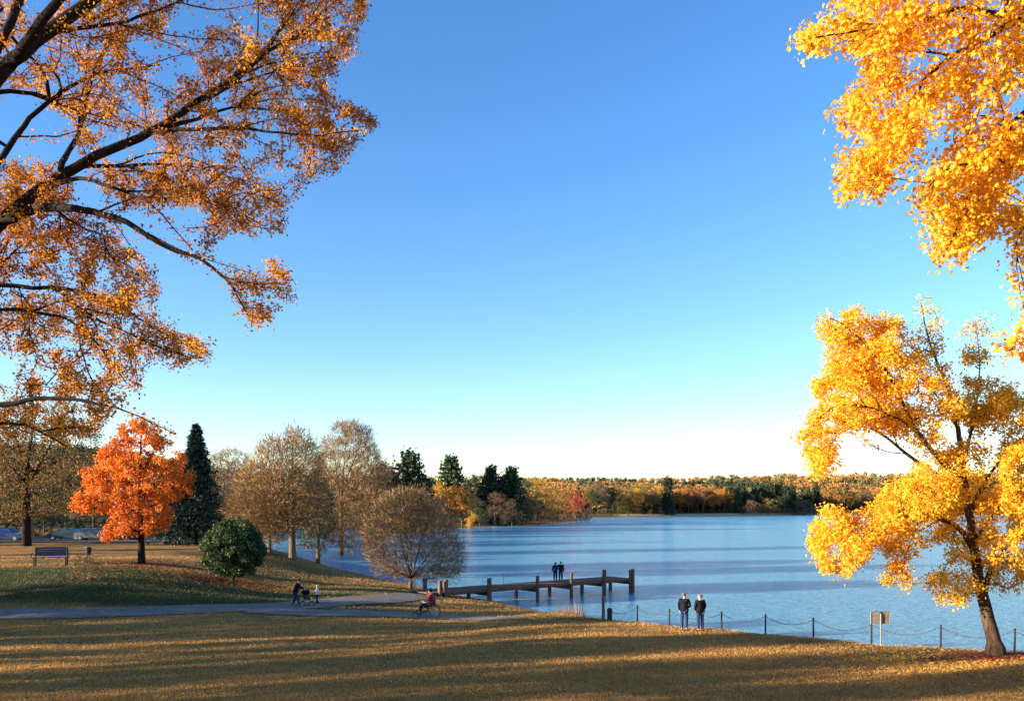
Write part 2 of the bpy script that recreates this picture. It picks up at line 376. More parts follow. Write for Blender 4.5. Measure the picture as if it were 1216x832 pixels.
PA = [(-110, 44, 2.6), (-60, 45.4, 2.6)] + [(*G(px, py)[:2], wd) for px, py, wd in ((0, 731, 2.5), (100, 729, 2.5), (200, 726, 2.7), (300, 722, 3.1), (370, 718.5, 3.8), (430, 713, 4.2), (480, 708.5, 3.6), (520, 706, 2.6))]
PB = [(*G(px, py)[:2], wd) for px, py, wd in ((285, 724, 2.6), (350, 727, 2.6), (430, 729.5, 2.8), (500, 731, 2.6), (560, 733, 1.9), (610, 735.5, 1.1), (640, 737, .3))]
ribbon('path', PA, M['path'], .05); ribbon('path', PB, M['path'], .054)
ribbon('road', [(-190, 104, 9), (-90, 103, 9), (-45, 102, 9), (-30, 104, 7), (-24, 112, 5)], M['asphalt'], .06, 1.0)

# ---------------------------------------------------------------- tree maker
def smooth_poly(pts, seg):
    pts = [np.array(p, float) for p in pts]; out = []
    P_ = [2 * pts[0] - pts[1]] + pts + [2 * pts[-1] - pts[-2]]
    for i in range(1, len(P_) - 2):
        a, b, c, d = P_[i - 1:i + 3]; n = max(1, int(math.ceil(np.linalg.norm(c - b) / seg)))
        for k in range(n):
            t = k / n
            out.append(.5 * ((2 * b) + (-a + c) * t + (2 * a - 5 * b + 4 * c - d) * t * t + (-a + 3 * b - 3 * c + d) * t ** 3))
    out.append(P_[-2]); return np.array(out)
def grow(limbs, attr, seg=.35, r0=.006, expo=2.35, curl=.35, jit=.12, gn=None):
    gn = gn or rng
    cap = sum(len(smooth_poly(l[0], seg)) for l in limbs) + len(attr) * 60 + 10
    pos = np.zeros((cap, 3)); dr = np.zeros((cap, 3)); par = np.full(cap, -1, int); spec = np.zeros(cap); n = 0
    for pts, ra, rb in limbs:
        sp = smooth_poly(pts, seg)
        L_ = len(sp)
        if n: p = int(np.argmin(((pos[:n] - sp[0]) ** 2).sum(1)))
        else: p = -1
        for i, v in enumerate(sp):
            if i and i < L_ - 1: v = v + gn.normal(0, .03 * seg, 3)
            if p >= 0 and i == 0 and np.linalg.norm(pos[p] - v) < 1e-3: continue
            pos[n] = v; par[n] = p; dr[n] = (v - pos[p]) if p >= 0 else (sp[1] - sp[0]); dr[n] /= (np.linalg.norm(dr[n]) + 1e-9)
            spec[n] = ra + (rb - ra) * (i / (L_ - 1)) ** .62; p = n; n += 1
    nl = n
    attr = np.asarray(attr, float)
    dm = np.array([((pos[:nl] - a) ** 2).sum(1).min() for a in attr]) if len(attr) else np.zeros(0)
    for a in attr[np.argsort(dm)]:
        dv = a - pos[:n]; dd = np.sqrt((dv ** 2).sum(1)) + 1e-6; cs = (dv * dr[:n]).sum(1) / dd
        cost = dd * (1.35 - .5 * cs) + (spec[:n] > .12) * dd * .15
        i = int(np.argmin(cost)); D = dd[i]; k = min(55, max(1, int(math.ceil(D / seg))))
        c = pos[i] + dr[i] * D * curl + gn.normal(0, jit * D, 3); s = pos[i].copy(); p = i
        for j in range(1, k + 1):
            t = j / k; v = s * (1 - t) ** 2 + 2 * c * t * (1 - t) + a * t * t
            if j < k: v = v + gn.normal(0, .06 * seg, 3)
            pos[n] = v; par[n] = p; e = v - pos[p]; dr[n] = e / (np.linalg.norm(e) + 1e-9); p = n; n += 1
    pos, dr, par, spec = pos[:n], dr[:n], par[:n], spec[:n]
    acc = np.zeros(n); rad = np.zeros(n); kids = np.zeros(n, int)
    for i in range(n - 1, -1, -1):
        rr = max(acc[i] ** (1 / expo), r0) if acc[i] > 0 else r0
        if spec[i] > 0: rr = spec[i]
        rad[i] = rr
        if par[i] >= 0: acc[par[i]] += rr ** expo; kids[par[i]] += 1
    for i in range(nl, n):
        if rad[i] > rad[par[i]]: rad[i] = rad[par[i]] * .95
    return dict(pos=pos, dr=dr, par=par, rad=rad, nl=nl, spec=spec)
def wood_geo(T, sides_thick=8, sides_thin=3, thr=.03):
    pos, dr, par, rad = T['pos'], T['dr'], T['par'], T['rad']; V = []; Fq = []; b = 0
    e = np.where(par >= 0)[0]
    for sides, sel in ((sides_thick, e[rad[e] >= thr]), (sides_thin, e[rad[e] < thr])):
        if not len(sel): continue
        c = sel; p = par[sel]
        cont = (rad[p] < rad[c] * 1.5) | ((T['spec'][c] > 0) & (T['spec'][p] > 0) & (rad[p] < rad[c] * 1.35))
        da = np.where(cont[:, None], dr[p], dr[c]); ra = np.where(cont, rad[p], rad[c] * 1.15)
        def ring(pp, dd, rr):
            ref = np.where(np.abs(dd[:, 1:2]) > .92, np.array([[1., 0, 0]]), np.array([[0, 1., 0]]))
            u = np.cross(dd, ref); u /= np.linalg.norm(u, axis=1, keepdims=True) + 1e-9; v = np.cross(dd, u)
            a = np.arange(sides) * 2 * math.pi / sides
            return pp[:, None, :] + rr[:, None, None] * (u[:, None, :] * np.cos(a)[None, :, None] + v[:, None, :] * np.sin(a)[None, :, None])
        A = ring(pos[p], da, ra); B = ring(pos[c], dr[c], rad[c]); m_ = len(c)
        vv = np.concatenate([A, B], 1).reshape(-1, 3); base = b + np.arange(m_)[:, None] * 2 * sides
        k = np.arange(sides); k2 = (k + 1) % sides
        f = np.stack([base + k, base + k2, base + sides + k2, base + sides + k], -1).reshape(-1, 4)
        V.append(vv); Fq.append(f); b += len(vv)
    return np.concatenate(V), np.concatenate(Fq)
LEAF_QUAD = np.array([(0, 0), (.42, .45), (0, 1), (-.42, .45)])
LEAF_LOBED = np.array([(0, -.05), (.30, .02), (.22, .22), (.52, .34), (.30, .48), (.34, .72), (.12, .62), (0, 1.0), (-.12, .62), (-.34, .72), (-.30, .48), (-.52, .34), (-.22, .22), (-.30, .02)])
LEAF_TWIG = np.array([(0, 0), (.04, .5), (0, 1), (-.035, .4)])
LEAF_STAR = np.array([(0, 0), (.45, .2), (.22, .42), (.3, .75), (0, 1), (-.3, .75), (-.22, .42), (-.45, .2)])
def leaves_geo(cen, size, shape=LEAF_QUAD, droop=.5, gn=None, flat=0.0, dirs=None):
    gn = gn or rng; n = len(cen); k = len(shape)
    v = gn.normal(0, 1, (n, 3))
    if dirs is not None: v = v * .33 + dirs
    v[:, 2] -= droop * 1.2; v /= np.linalg.norm(v, axis=1, keepdims=True)
    nn = gn.normal(0, 1, (n, 3)); nn[:, 2] += flat * 3
    u = np.cross(v, nn); u /= np.linalg.norm(u, axis=1, keepdims=True) + 1e-9
    nrm = np.cross(u, v)
    s = size * gn.uniform(.45, 1.4, n)
    pts = cen[:, None, :] + s[:, None, None] * (shape[None, :, 0:1] * u[:, None, :] + shape[None, :, 1:2] * v[:, None, :] + (np.abs(shape[None, :, 0:1]) * .35) * nrm[:, None, :])
    return pts.reshape(-1, 3), np.arange(n * k), np.full(n, k), np.repeat(gn.random(n), k)
def leaf_sites(T, count, spread, thr=.03, tip_bias=True, gn=None, want_dirs=False):
    gn = gn or rng
    c = np.where((T['par'] >= 0) & (T['rad'] < thr))[0]
    if T['nl'] < len(T['par']): c = c[(c >= T['nl']) | (T['rad'][c] < .02)]
    wgt = 1 / (T['rad'][c] + .004); wgt = wgt / wgt.sum()
    ch = gn.choice(c, count, p=wgt if tip_bias else None); t = gn.random((count, 1))
    out = T['pos'][ch] * t + T['pos'][T['par'][ch]] * (1 - t) + gn.normal(0, spread, (count, 3))
    return (out, T['dr'][ch]) if want_dirs else out
def in_poly(x, y, poly):
    poly = np.array(poly, float); ins = np.zeros(len(x), bool); n = len(poly)
    for i in range(n):
        x0, y0 = poly[i]; x1, y1 = poly[(i + 1) % n]
        ins ^= ((y0 > y) != (y1 > y)) & (x < (x1 - x0) * (y - y0) / ((y1 - y0) or 1e-9) + x0)
    return ins
def poly_dist(x, y, poly):
    poly = np.array(poly, float); d = np.full(len(x), 1e9)
    for i in range(len(poly)):
        x0, y0 = poly[i]; x1, y1 = poly[(i + 1) % len(poly)]; ex, ey = x1 - x0, y1 - y0
        t = np.clip(((x - x0) * ex + (y - y0) * ey) / (ex * ex + ey * ey + 1e-9), 0, 1); d = np.minimum(d, np.hypot(x - x0 - t * ex, y - y0 - t * ey))
    return d
def attr_poly(poly, n, d0, thick, gap=0.0, gs=40, seed=1, round_=True):
    """sample 3-D points of a crown whose elevation outline is poly (pixels at distance d0); thick = half depth in metres"""
    poly_a = np.array(poly, float); x0, y0 = poly_a.min(0); x1, y1 = poly_a.max(0); out = []
    g_ = np.random.default_rng(seed)
    while len(out) < n:
        x = g_.uniform(x0, x1, n * 3); y = g_.uniform(y0, y1, n * 3); k = in_poly(x, y, poly)
        if gap: k &= vnoise(x / gs, y / gs, seed) > gap
        x, y = x[k], y[k]
        if round_:
            dd = poly_dist(x, y, poly) * d0 / F; t = np.minimum(thick, np.sqrt(np.maximum(dd * (2 * thick - np.minimum(dd, thick)), .02)))
        else: t = np.full(len(x), thick)
        dep = g_.uniform(-1, 1, len(x)) * t
        for a, b, c in zip(x, y, dep): out.append(tuple(P(a, b, d0) + Vector((0, c, 0))))
    return np.array(out[:n])
def make_tree(name, T, base, bark, leafm, sites, lsize, shape, label, cat='tree', group=None, sides=8, droop=.5, flat=0., tint=None, wname='trunk', lname='crown', thr=.03, extra=None):
    base = np.array(base, float)
    e = empty(name, tuple(base)); tag(e, label, cat, group)
    V, Fq = wood_geo(T, sides, 3, thr)
    link(wname, mesh_np(wname, V - base, Fq.ravel(), np.full(len(Fq), 4), smooth=True), bark, e)
    if sites is not None and len(sites):
        dirs = None
        if isinstance(sites, tuple):
            sites, dirs = sites; rad_ = sites - sites.mean(0) + np.array([0, 0, np.ptp(sites[:, 2]) * .35]); rad_ /= np.linalg.norm(rad_, axis=1, keepdims=True); dirs = dirs * .5 + rad_ * .8
        lv, lf, lt, lr = leaves_geo(sites, lsize, shape, droop, flat=flat, dirs=dirs)
        o = link(lname, mesh_np(lname, lv - base, lf, lt, {'rnd': lr}), leafm, e)
        if tint: o.color = (*tint, 1)
    return e
def PP(lst, d): return [tuple(P(*(p if len(p) == 3 else (p[0], p[1], d)))) for p in lst]

def side_limbs(limbs, n, l0, l1, r_, up=0.0, seed=1, skip=1, fwd=.75, inside=None):
    g = np.random.default_rng(seed); out = []
    src = [l for l in limbs[skip:]]
    tries = 0
    while len(out) < n and tries < n * 40:
        tries += 1
        pts, ra, rb = src[g.integers(len(src))]; sp = smooth_poly(pts, .3); i = int(len(sp) * g.uniform(.3, .97)); i = min(max(i, 1), len(sp) - 2)
        t = sp[i + 1] - sp[i - 1]; t /= np.linalg.norm(t) + 1e-9; w_ = g.normal(0, 1, 3); w_ -= t * w_.dot(t); w_ /= np.linalg.norm(w_); d = t * fwd + w_ * (1 - fwd) * 1.5 + np.array([0, 0, up]); d /= np.linalg.norm(d)
        L_ = g.uniform(l0, l1); b = sp[i] + d * L_ * .5 + g.normal(0, .06 * L_, 3); c = sp[i] + d * L_ + t * L_ * .15 + g.normal(0, .12 * L_, 3) + np.array([0, 0, -.06 * L_])
        if c[1] < 2: continue
        qx = CX + c[0] / c[1] * F; qy = HY - (c[2] - CAMZ) / c[1] * F
        if inside is not None and not any(in_poly(np.array([qx]), np.array([qy]), pl)[0] for pl in inside): continue
        out.append(([tuple(sp[i]), tuple(b), tuple(c)], r_ * g.uniform(.7, 1.3), .005))
    return out
# ---------------------------------------------------------------- left foreground maple (trunk beyond the left edge)
bx, by = -12.5, 13.5; bz = hz(bx, by)
fork = Vector((-10.9, 13.4, bz + 6.8))
limbs = [
    ([(bx, by, bz - .2), (bx + .2, by, bz + 2.2), (bx + .7, by, bz + 4.8), tuple(fork)], .42, .27),
    ([tuple(fork), tuple(P(-60, 322, 13.6)), tuple(P(0, 266, 13.8)), tuple(P(42, 229, 14)), tuple(P(113, 186, 14.2)), tuple(P(182, 155, 14.5)), tuple(P(230, 122, 14.7)), tuple(P(265, 102, 15)), tuple(P(300, 72, 15.2)), tuple(P(320, 54, 15.4)), tuple(P(346, 2, 15.6)), tuple(P(362, -40, 15.8))], .17, .018),
    (PP([(230, 122, 14.7), (275, 100, 14.2), (318, 62, 13.9), (352, 45, 13.6), (385, 32, 13.5)], 14), .055, .012),
    (PP([(182, 155, 14.5), (235, 142, 14.8), (262, 130, 15), (300, 128, 15.3), (350, 132, 15.5)], 14), .045, .01),
    (PP([(170, 158, 14.4), (225, 154, 14), (280, 152, 13.7), (330, 158, 13.4), (380, 160, 13.2), (430, 155, 13)], 14), .05, .01),
    (PP([(75, 204, 14), (100, 198, 14.4), (150, 197, 14.9), (190, 195, 15.2), (240, 200, 15.6), (290, 215, 16)], 14), .05, .01),
    (PP([(150, 197, 14.9), (180, 208, 14.4), (215, 228, 14), (280, 247, 13.6)], 14), .035, .01),
    (PP([(0, 266, 13.8), (37, 249, 13.5), (75, 246, 13.2), (111, 252, 13), (151, 264, 12.9), (192, 291, 12.8), (236, 307, 12.7), (266, 329, 12.7), (282, 352, 12.7), (296, 377, 12.7)], 13), .10, .012),
    (PP([(266, 329, 12.7), (300, 338, 12.6), (325, 337, 12.5), (345, 340, 12.5)], 13), .02, .006),
    (PP([(42, 229, 14), (93, 212, 13.6), (130, 222, 13.2), (160, 232, 13), (185, 247, 12.8), (229, 297, 12.4)], 13), .05, .01),
    ([tuple(fork), tuple(P(-90, 250, 12.6)), tuple(P(-40, 150, 12.4)), tuple(P(0, 88, 12.5)), tuple(P(40, 52, 12.7)), tuple(P(75, 25, 12.9)), tuple(P(113, -4, 13.1)), tuple(P(170, -50, 13.3))], .17, .08),
    (PP([(10, 80, 12.5), (30, 55, 12.2), (50, 25, 12), (72, -5, 11.8), (95, -50, 11.6)], 12), .09, .05),
    (PP([(-40, 150, 12.4), (-15, 80, 12.6), (8, 38, 12.8), (24, -5, 13), (40, -60, 13.2)], 12), .09, .05),
    (PP([(50, 44, 12.7), (64, 38, 13.2), (110, 32, 13.6), (151, 25, 14), (197, 8, 14.4), (240, -10, 14.8)], 13), .05, .015),
    ([tuple(P(-90, 250, 12.6)), tuple(P(-30, 215, 13.4)), tuple(P(0, 188, 14)), tuple(P(28, 150, 14.3)), tuple(P(57, 121, 14.6)), tuple(P(110, 89, 14.9)), tuple(P(150, 82, 15.2)), tuple(P(190, 77, 15.5))], .09, .015),
    (PP([(72, 200, 14), (80, 180, 14.4), (93, 159, 14.7), (100, 125, 15), (108, 100, 15), (113, 76, 15.2), (135, 50, 15.5), (151, 34, 15.8)], 14), .06, .015),
    (PP([(-60, 130, 13.5), (-10, 110, 14), (30, 110, 14.4), (60, 118, 14.8), (100, 140, 15.4), (140, 152, 15.8)], 14), .06, .012),
    ([tuple(P(-130, 420, 13)), tuple(P(-60, 350, 14)), tuple(P(0, 338, 14.4)), tuple(P(40, 342, 14.5)), tuple(P(61, 341, 14.6)), tuple(P(94, 365, 14.6)), tuple(P(135, 388, 14.5)), tuple(P(182, 410, 14.4)), tuple(P(225, 425, 14.2))], .08, .01),
    (PP([(61, 341, 14.6), (100, 347, 15), (140, 362, 15.3), (175, 385, 15.5), (205, 402, 15.5)], 15), .04, .01),
    ([tuple(P(-130, 420, 13)), tuple(P(-60, 380, 13.3)), tuple(P(0, 368, 13.6)), tuple(P(50, 372, 13.6)), tuple(P(90, 385, 13.5)), tuple(P(120, 415, 13.3)), tuple(P(150, 455, 13.1))], .05, .01),
    ([tuple(P(-130, 420, 13)), tuple(P(-90, 465, 12.8)), tuple(P(0, 481, 12.6)), tuple(P(44, 472, 12.5)), tuple(P(101, 476, 12.4)), tuple(P(151, 489, 12.3)), tuple(P(180, 502, 12.2)), tuple(P(209, 516, 12.2))], .09, .006),
    ([tuple(P(-90, 465, 12.8)), tuple(P(-30, 500, 13.2)), tuple(P(30, 505, 13.6)), tuple(P(80, 530, 14))], .05, .012),
    (PP([(-50, 350, 14), (0, 314, 14.6), (30, 290, 14.8), (80, 270, 15.2)], 14), .04, .01),
]
polys = [
    ([(190, 165), (192, 120), (205, 95), (238, 70), (240, 48), (290, 12), (312, -40), (432, -40), (432, 28), (425, 62), (400, 78), (385, 112), (425, 128), (450, 140), (440, 158), (425, 165), (412, 200), (380, 208), (352, 222), (352, 262), (325, 282), (290, 275), (255, 250), (200, 215)], 560, .16),
    ([(-60, -60), (215, -60), (215, 12), (190, 42), (150, 52), (185, 88), (175, 125), (192, 142), (150, 168), (100, 176), (80, 165), (70, 130), (40, 110), (-60, 110)], 330, .30),
    ([(-60, 185), (40, 190), (85, 215), (98, 255), (130, 272), (168, 300), (192, 335), (188, 362), (150, 372), (100, 358), (60, 335), (-60, 330)], 480, .0),
    ([(-60, 335), (110, 350), (190, 375), (235, 388), (257, 425), (238, 440), (205, 450), (190, 430), (165, 445), (165, 485), (130, 500), (100, 525), (-60, 515)], 500, .26),
    ([(100, 205), (190, 190), (270, 240), (300, 270), (250, 295), (215, 270), (150, 250)], 110, .3),
    ([(290, 325), (318, 322), (350, 325), (350, 350), (325, 362), (310, 388), (294, 388), (300, 360), (285, 345)], 52, 0),
    ([(-300, -250), (350, -250), (430, -100), (430, -40), (-300, -40)], 260, .2),
]
at = []
for i, (pl, n_, gap) in enumerate(polys):
    a = attr_poly(pl, n_, 13.9, 2.0, gap, 34, 40 + i, False)
    # keep the elevation outline while spreading in depth
    a[:, 1] += 1.3; k = a[:, 1] / 13.9; a[:, 0] *= k; a[:, 2] = CAMZ + (a[:, 2] - CAMZ) * k
    if i == 5: a = attr_poly([(270, 330), (300, 318), (330, 312), (352, 322), (352, 352), (335, 358), (322, 372), (308, 392), (292, 392), (290, 372), (302, 352), (280, 345)], n_, 12.6, .3, .35, 9, 40 + i, False)
    at.append(a)
off = rng.uniform(-1, 1, (900, 3)) * (5.5, 5.5, 4.5) + (-14.5, 13, bz + 13)       # the rest of the crown, beyond the frame
off = off[off[:, 0] < -.66 * off[:, 1]]
at.append(off[:420])
limbs += side_limbs(limbs, 85, .9, 2.4, .020, .05, 3, 2, inside=[p[0] for p in polys])
T = grow(limbs, np.concatenate(at), .28, .0068, 2.15, .35, .10)
sites = leaf_sites(T, 240000, .06, .018)
make_tree('maple_tree', T, (bx, by, bz), M['bark_dark'], M['orange_fg'], sites, .045, LEAF_STAR,
          'large foreground maple reaching dark branches with orange brown leaves in from the upper left', 'tree', sides=10, droop=.4, thr=.02)

# ---------------------------------------------------------------- right foreground yellow maple (trunk beyond the right edge)
bx, by = 14.5, 12.5; bz = hz(bx, by)
fk = Vector((12.6, 12.3, CAMZ + 2.0))
limbs = [
    ([(bx, by, bz - .2), (bx - .3, by, bz + 3), (bx - 1.0, by, bz + 5), tuple(fk)], .4, .2),
    ([tuple(fk), tuple(P(1420, 120, 12)), tuple(P(1290, 55, 11.8)), tuple(P(1216, 26, 11.8)), tuple(P(1165, 50, 11.7)), tuple(P(1130, 66, 11.7)), tuple(P(1100, 92, 11.8)), tuple(P(1078, 125, 11.8)), tuple(P(1050, 165, 11.9)), tuple(P(1030, 205, 12))], .16, .01),
    (PP([(1216, 26, 11.8), (1150, 10, 11.4), (1095, 22, 11.2), (1040, 35, 11), (985, 42, 10.9), (945, 50, 10.8)], 11), .05, .008),
    (PP([(1130, 66, 11.7), (1085, 60, 11.9), (1055, 75, 12), (1040, 88, 12)], 11), .022, .007),
    ([tuple(P(1420, 120, 12)), tuple(P(1290, 110, 11.4)), tuple(P(1216, 134, 11.2)), tuple(P(1190, 168, 11)), tuple(P(1167, 202, 10.9)), tuple(P(1150, 235, 10.9)), tuple(P(1135, 275, 10.8)), tuple(P(1120, 305, 10.8))], .08, .008),
    (PP([(1180, 186, 11), (1150, 193, 10.8), (1120, 205, 10.6), (1100, 225, 10.5)], 11), .022, .007),
    ([tuple(fk), tuple(P(1400, 240, 12.4)), tuple(P(1300, 230, 12.2)), tuple(P(1216, 180, 12.2)), tuple(P(1180, 195, 12.2)), tuple(P(1150, 190, 12.3))], .06, .008),
    ([tuple(P(1400, 240, 12.4)), tuple(P(1310, 330, 11.2)), tuple(P(1250, 385, 11)), tuple(P(1216, 400, 10.9)), tuple(P(1185, 412, 10.8))], .05, .006),
    (PP([(1300, 230, 12.2), (1250, 250, 11.8), (1212, 275, 11.6), (1205, 300, 11.5)], 11), .03, .006),
]
polys = [
    ([(925, 50), (945, 38), (975, 25), (990, -10), (1010, -60), (1330, -60), (1330, 130), (1216, 180), (1150, 150), (1128, 130), (1108, 145), (1098, 178), (1068, 205), (1050, 218), (1028, 248), (1002, 236), (990, 215), (1010, 165), (998, 145), (992, 120), (1012, 112), (1040, 88), (1075, 90), (1085, 78), (1068, 68), (1028, 78), (1010, 60), (985, 56), (960, 60)], 620, .20),
    ([(1130, 170), (1190, 150), (1330, 110), (1330, 200), (1216, 200), (1190, 250), (1160, 288), (1130, 316), (1105, 300), (1112, 275), (1082, 262), (1092, 225)], 300, .18),
    ([(1190, 240), (1260, 210), (1260, 310), (1215, 305), (1195, 300), (1185, 285)], 22, .3),
    ([(1172, 418), (1190, 400), (1240, 382), (1300, 370), (1300, 420), (1216, 432), (1190, 424)], 22, 0),
    ([(1000, -60), (1100, -280), (1500, -280), (1500, 200), (1330, 200), (1330, -60)], 330, .15),
]
at = []
for i, (pl, n_, gap) in enumerate(polys):
    a = attr_poly(pl, n_, 11.6, 1.1, gap, 30, 60 + i, False); k = a[:, 1] / 11.6; a[:, 0] *= k; a[:, 2] = CAMZ + (a[:, 2] - CAMZ) * k
    if i == 3: a = attr_poly(pl, n_, 10.9, .2, 0, 30, 60 + i, False)
    at.append(a)
limbs += side_limbs(limbs, 40, .6, 1.5, .013, -.1, 4, 1, inside=[p[0] for p in polys])
T = grow(limbs, np.concatenate(at), .25, .0058, 2.2, .35, .10)
sites = leaf_sites(T, 64000, .085, .014)
make_tree('maple_tree', T, (bx, by, bz), M['bark_dark'], M['yellow_fg'], sites, .062, LEAF_LOBED,
          'bright yellow maple canopy hanging into the sky from the upper right corner', 'tree', sides=10, droop=.7, thr=.02)

# ---------------------------------------------------------------- golden tree on the right bank
b3 = G(1183, 778); d3 = b3.y
def Q(*l): return [tuple(P(p[0], p[1], d3 + (p[2] if len(p) > 2 else 0))) for p in l]
limbs = [
    ([tuple(b3 - Vector((0, 0, .25))), tuple(P(1182, 768, d3)), *Q((1172, 730), (1163, 690), (1157, 650), (1150, 600), (1143, 560), (1138, 510), (1125, 460), (1105, 410), (1094, 362))], .33, .02),
    (Q((1160, 660), (1140, 628, -.5), (1110, 614, -1), (1080, 612, -1.5), (1050, 622, -2), (1020, 640, -2.3), (1000, 655, -2.5)), .14, .02),
    (Q((1150, 600), (1125, 572, .5), (1085, 545, 1), (1060, 525, 1.2), (1030, 507, 1.5), (1000, 512, 1.6), (975, 530, 1.8)), .14, .02),
    (Q((1145, 570), (1115, 545, -.5), (1088, 510, -1), (1068, 470, -1.2), (1045, 430, -1.4), (1010, 392, -1.5), (985, 378, -1.5)), .14, .02),
    (Q((1088, 510, -1), (1050, 490, -1.8), (1010, 480, -2.2), (970, 490, -2.4)), .06, .015),
    (Q((1166, 705), (1182, 665, .5), (1205, 640, .7), (1235, 610, .9), (1270, 590, 1)), .13, .03),
    (Q((1152, 610), (1170, 570, 1), (1200, 540, 1.4), (1240, 520, 1.6)), .11, .02),
    (Q((1143, 560), (1155, 500, 1), (1163, 450, 1.2), (1160, 400, 1.2), (1155, 380, 1.2)), .10, .012),
    (Q((1138, 510), (1120, 480, 1.6), (1095, 450, 2.2), (1060, 420, 2.6), (1035, 385, 2.6)), .08, .015),
    (Q((1160, 640), (1180, 610, -1.2), (1200, 600, -2), (1225, 620, -2.6)), .08, .02),
    (Q((1125, 572, .5), (1105, 590, -1), (1090, 620, -2), (1075, 660, -2.4)), .05, .015),
]
polys = [
    ([(975, 375), (1008, 364), (1030, 378), (1060, 374), (1072, 402), (1085, 425), (1120, 430), (1130, 470), (1150, 500), (1140, 560), (1085, 530), (1062, 512), (1000, 508), (978, 560), (962, 552), (944, 520), (962, 508), (972, 465), (985, 430), (978, 400)], 620, .2, d3 - .3),
    ([(962, 552), (985, 520), (995, 545), (990, 575), (985, 578)], 26, 0, d3 - .5),
    ([(965, 620), (975, 605), (1010, 612), (1040, 600), (1065, 560), (1090, 548), (1135, 560), (1120, 610), (1080, 625), (1060, 650), (1035, 645), (1018, 668), (1000, 688), (972, 668)], 300, .13, d3 - 1.2),
    ([(1055, 640), (1085, 640), (1075, 700), (1052, 690)], 34, 0, d3 - 1.8),
    ([(1120, 540), (1150, 510), (1180, 470), (1216, 482), (1290, 500), (1310, 600), (1260, 690), (1216, 690), (1190, 700), (1165, 690), (1150, 718), (1112, 712), (1104, 692), (1130, 660), (1110, 640), (1085, 655), (1100, 610), (1130, 600)], 760, .2, d3),
    ([(1150, 440), (1175, 445), (1216, 480), (1180, 500), (1140, 500)], 110, .1, d3 + 1),
]
at = [attr_poly(pl, n_, dd, 2.6, gap, 26, 80 + i) for i, (pl, n_, gap, dd) in enumerate(polys)]
at.append(attr_poly([(1085, 365), (1100, 350), (1120, 375), (1112, 420), (1080, 420)], 26, d3, 1, 0, 30, 90))
at.append(attr_poly([(1140, 385), (1165, 372), (1175, 420), (1160, 450), (1145, 430)], 26, d3 + 1, 1, 0, 30, 91))
limbs += side_limbs(limbs, 40, 1.2, 2.8, .035, .05, 5, 1, inside=[p[0] for p in polys])
T = grow(limbs, np.concatenate(at), .4, .011, 2.25, .35, .10)
# root flare
T['rad'][:3] = (.58, .44, .36)
st = leaf_sites(T, 112000, .15, .05)
top = CAMZ - (400 - HY) / F * d3
keep = (st[:, 2] < top) | (rng.random(len(st)) < .4) | (st[:, 0] < (1060 - CX) / F * d3)
make_tree('maple_tree', T, b3, M['bark'], M['yellow_mid'], st[keep], .10, LEAF_STAR,
          'golden yellow tree with leaning trunk standing on the right bank by the chain fence', 'tree', sides=12, droop=.5, thr=.04)

# ---------------------------------------------------------------- flame orange maple on the left lawn
b4 = G(168, 669); d4 = b4.y
def Q4(*l): return [tuple(P(p[0], p[1], d4 + (p[2] if len(p) > 2 else 0))) for p in l]
limbs = [([tuple(b4 - Vector((0, 0, .2))), *Q4((168, 655), (167, 620), (166, 580), (167, 540), (168, 502))], .33, .03)]
for x, y, z, y0 in ((100, 600, -1, 632), (110, 565, 1, 612), (130, 530, 0, 590), (225, 570, .5, 606), (205, 545, -1, 590), (195, 620, 1, 634), (140, 632, -2.5, 640), (190, 600, -3, 628), (150, 560, 3, 610), (190, 520, 1, 560), (150, 520, -1.5, 570), (180, 560, -3, 600), (135, 590, -3, 622)):
    limbs.append((Q4((167.5, y0), ((167 + x) / 2, (y0 * .55 + y * .45) + 2, z * .5), (x, y, z)), .09, .015))
crown4 = [(168, 493), (182, 503), (195, 522), (208, 535), (222, 548), (230, 562), (222, 588), (205, 595), (206, 610), (196, 628), (190, 641), (172, 634), (160, 640), (140, 635), (124, 641), (124, 630), (136, 617), (122, 604), (98, 610), (88, 603), (95, 580), (108, 572), (100, 560), (118, 552), (126, 528), (142, 520), (152, 503)]
T = grow(limbs, attr_poly(crown4, 640, d4, 3.2, .24, 11, 101), .4, .012, 2.3, .3, .10)
T['rad'][:1] = .45
make_tree('maple_tree', T, b4, M['bark_dark'], M['maple'], leaf_sites(T, 30000, .14, .06), .145, LEAF_STAR,
          'flame orange maple standing alone on the left lawn beside the dark spruce', 'tree', sides=9, thr=.05)

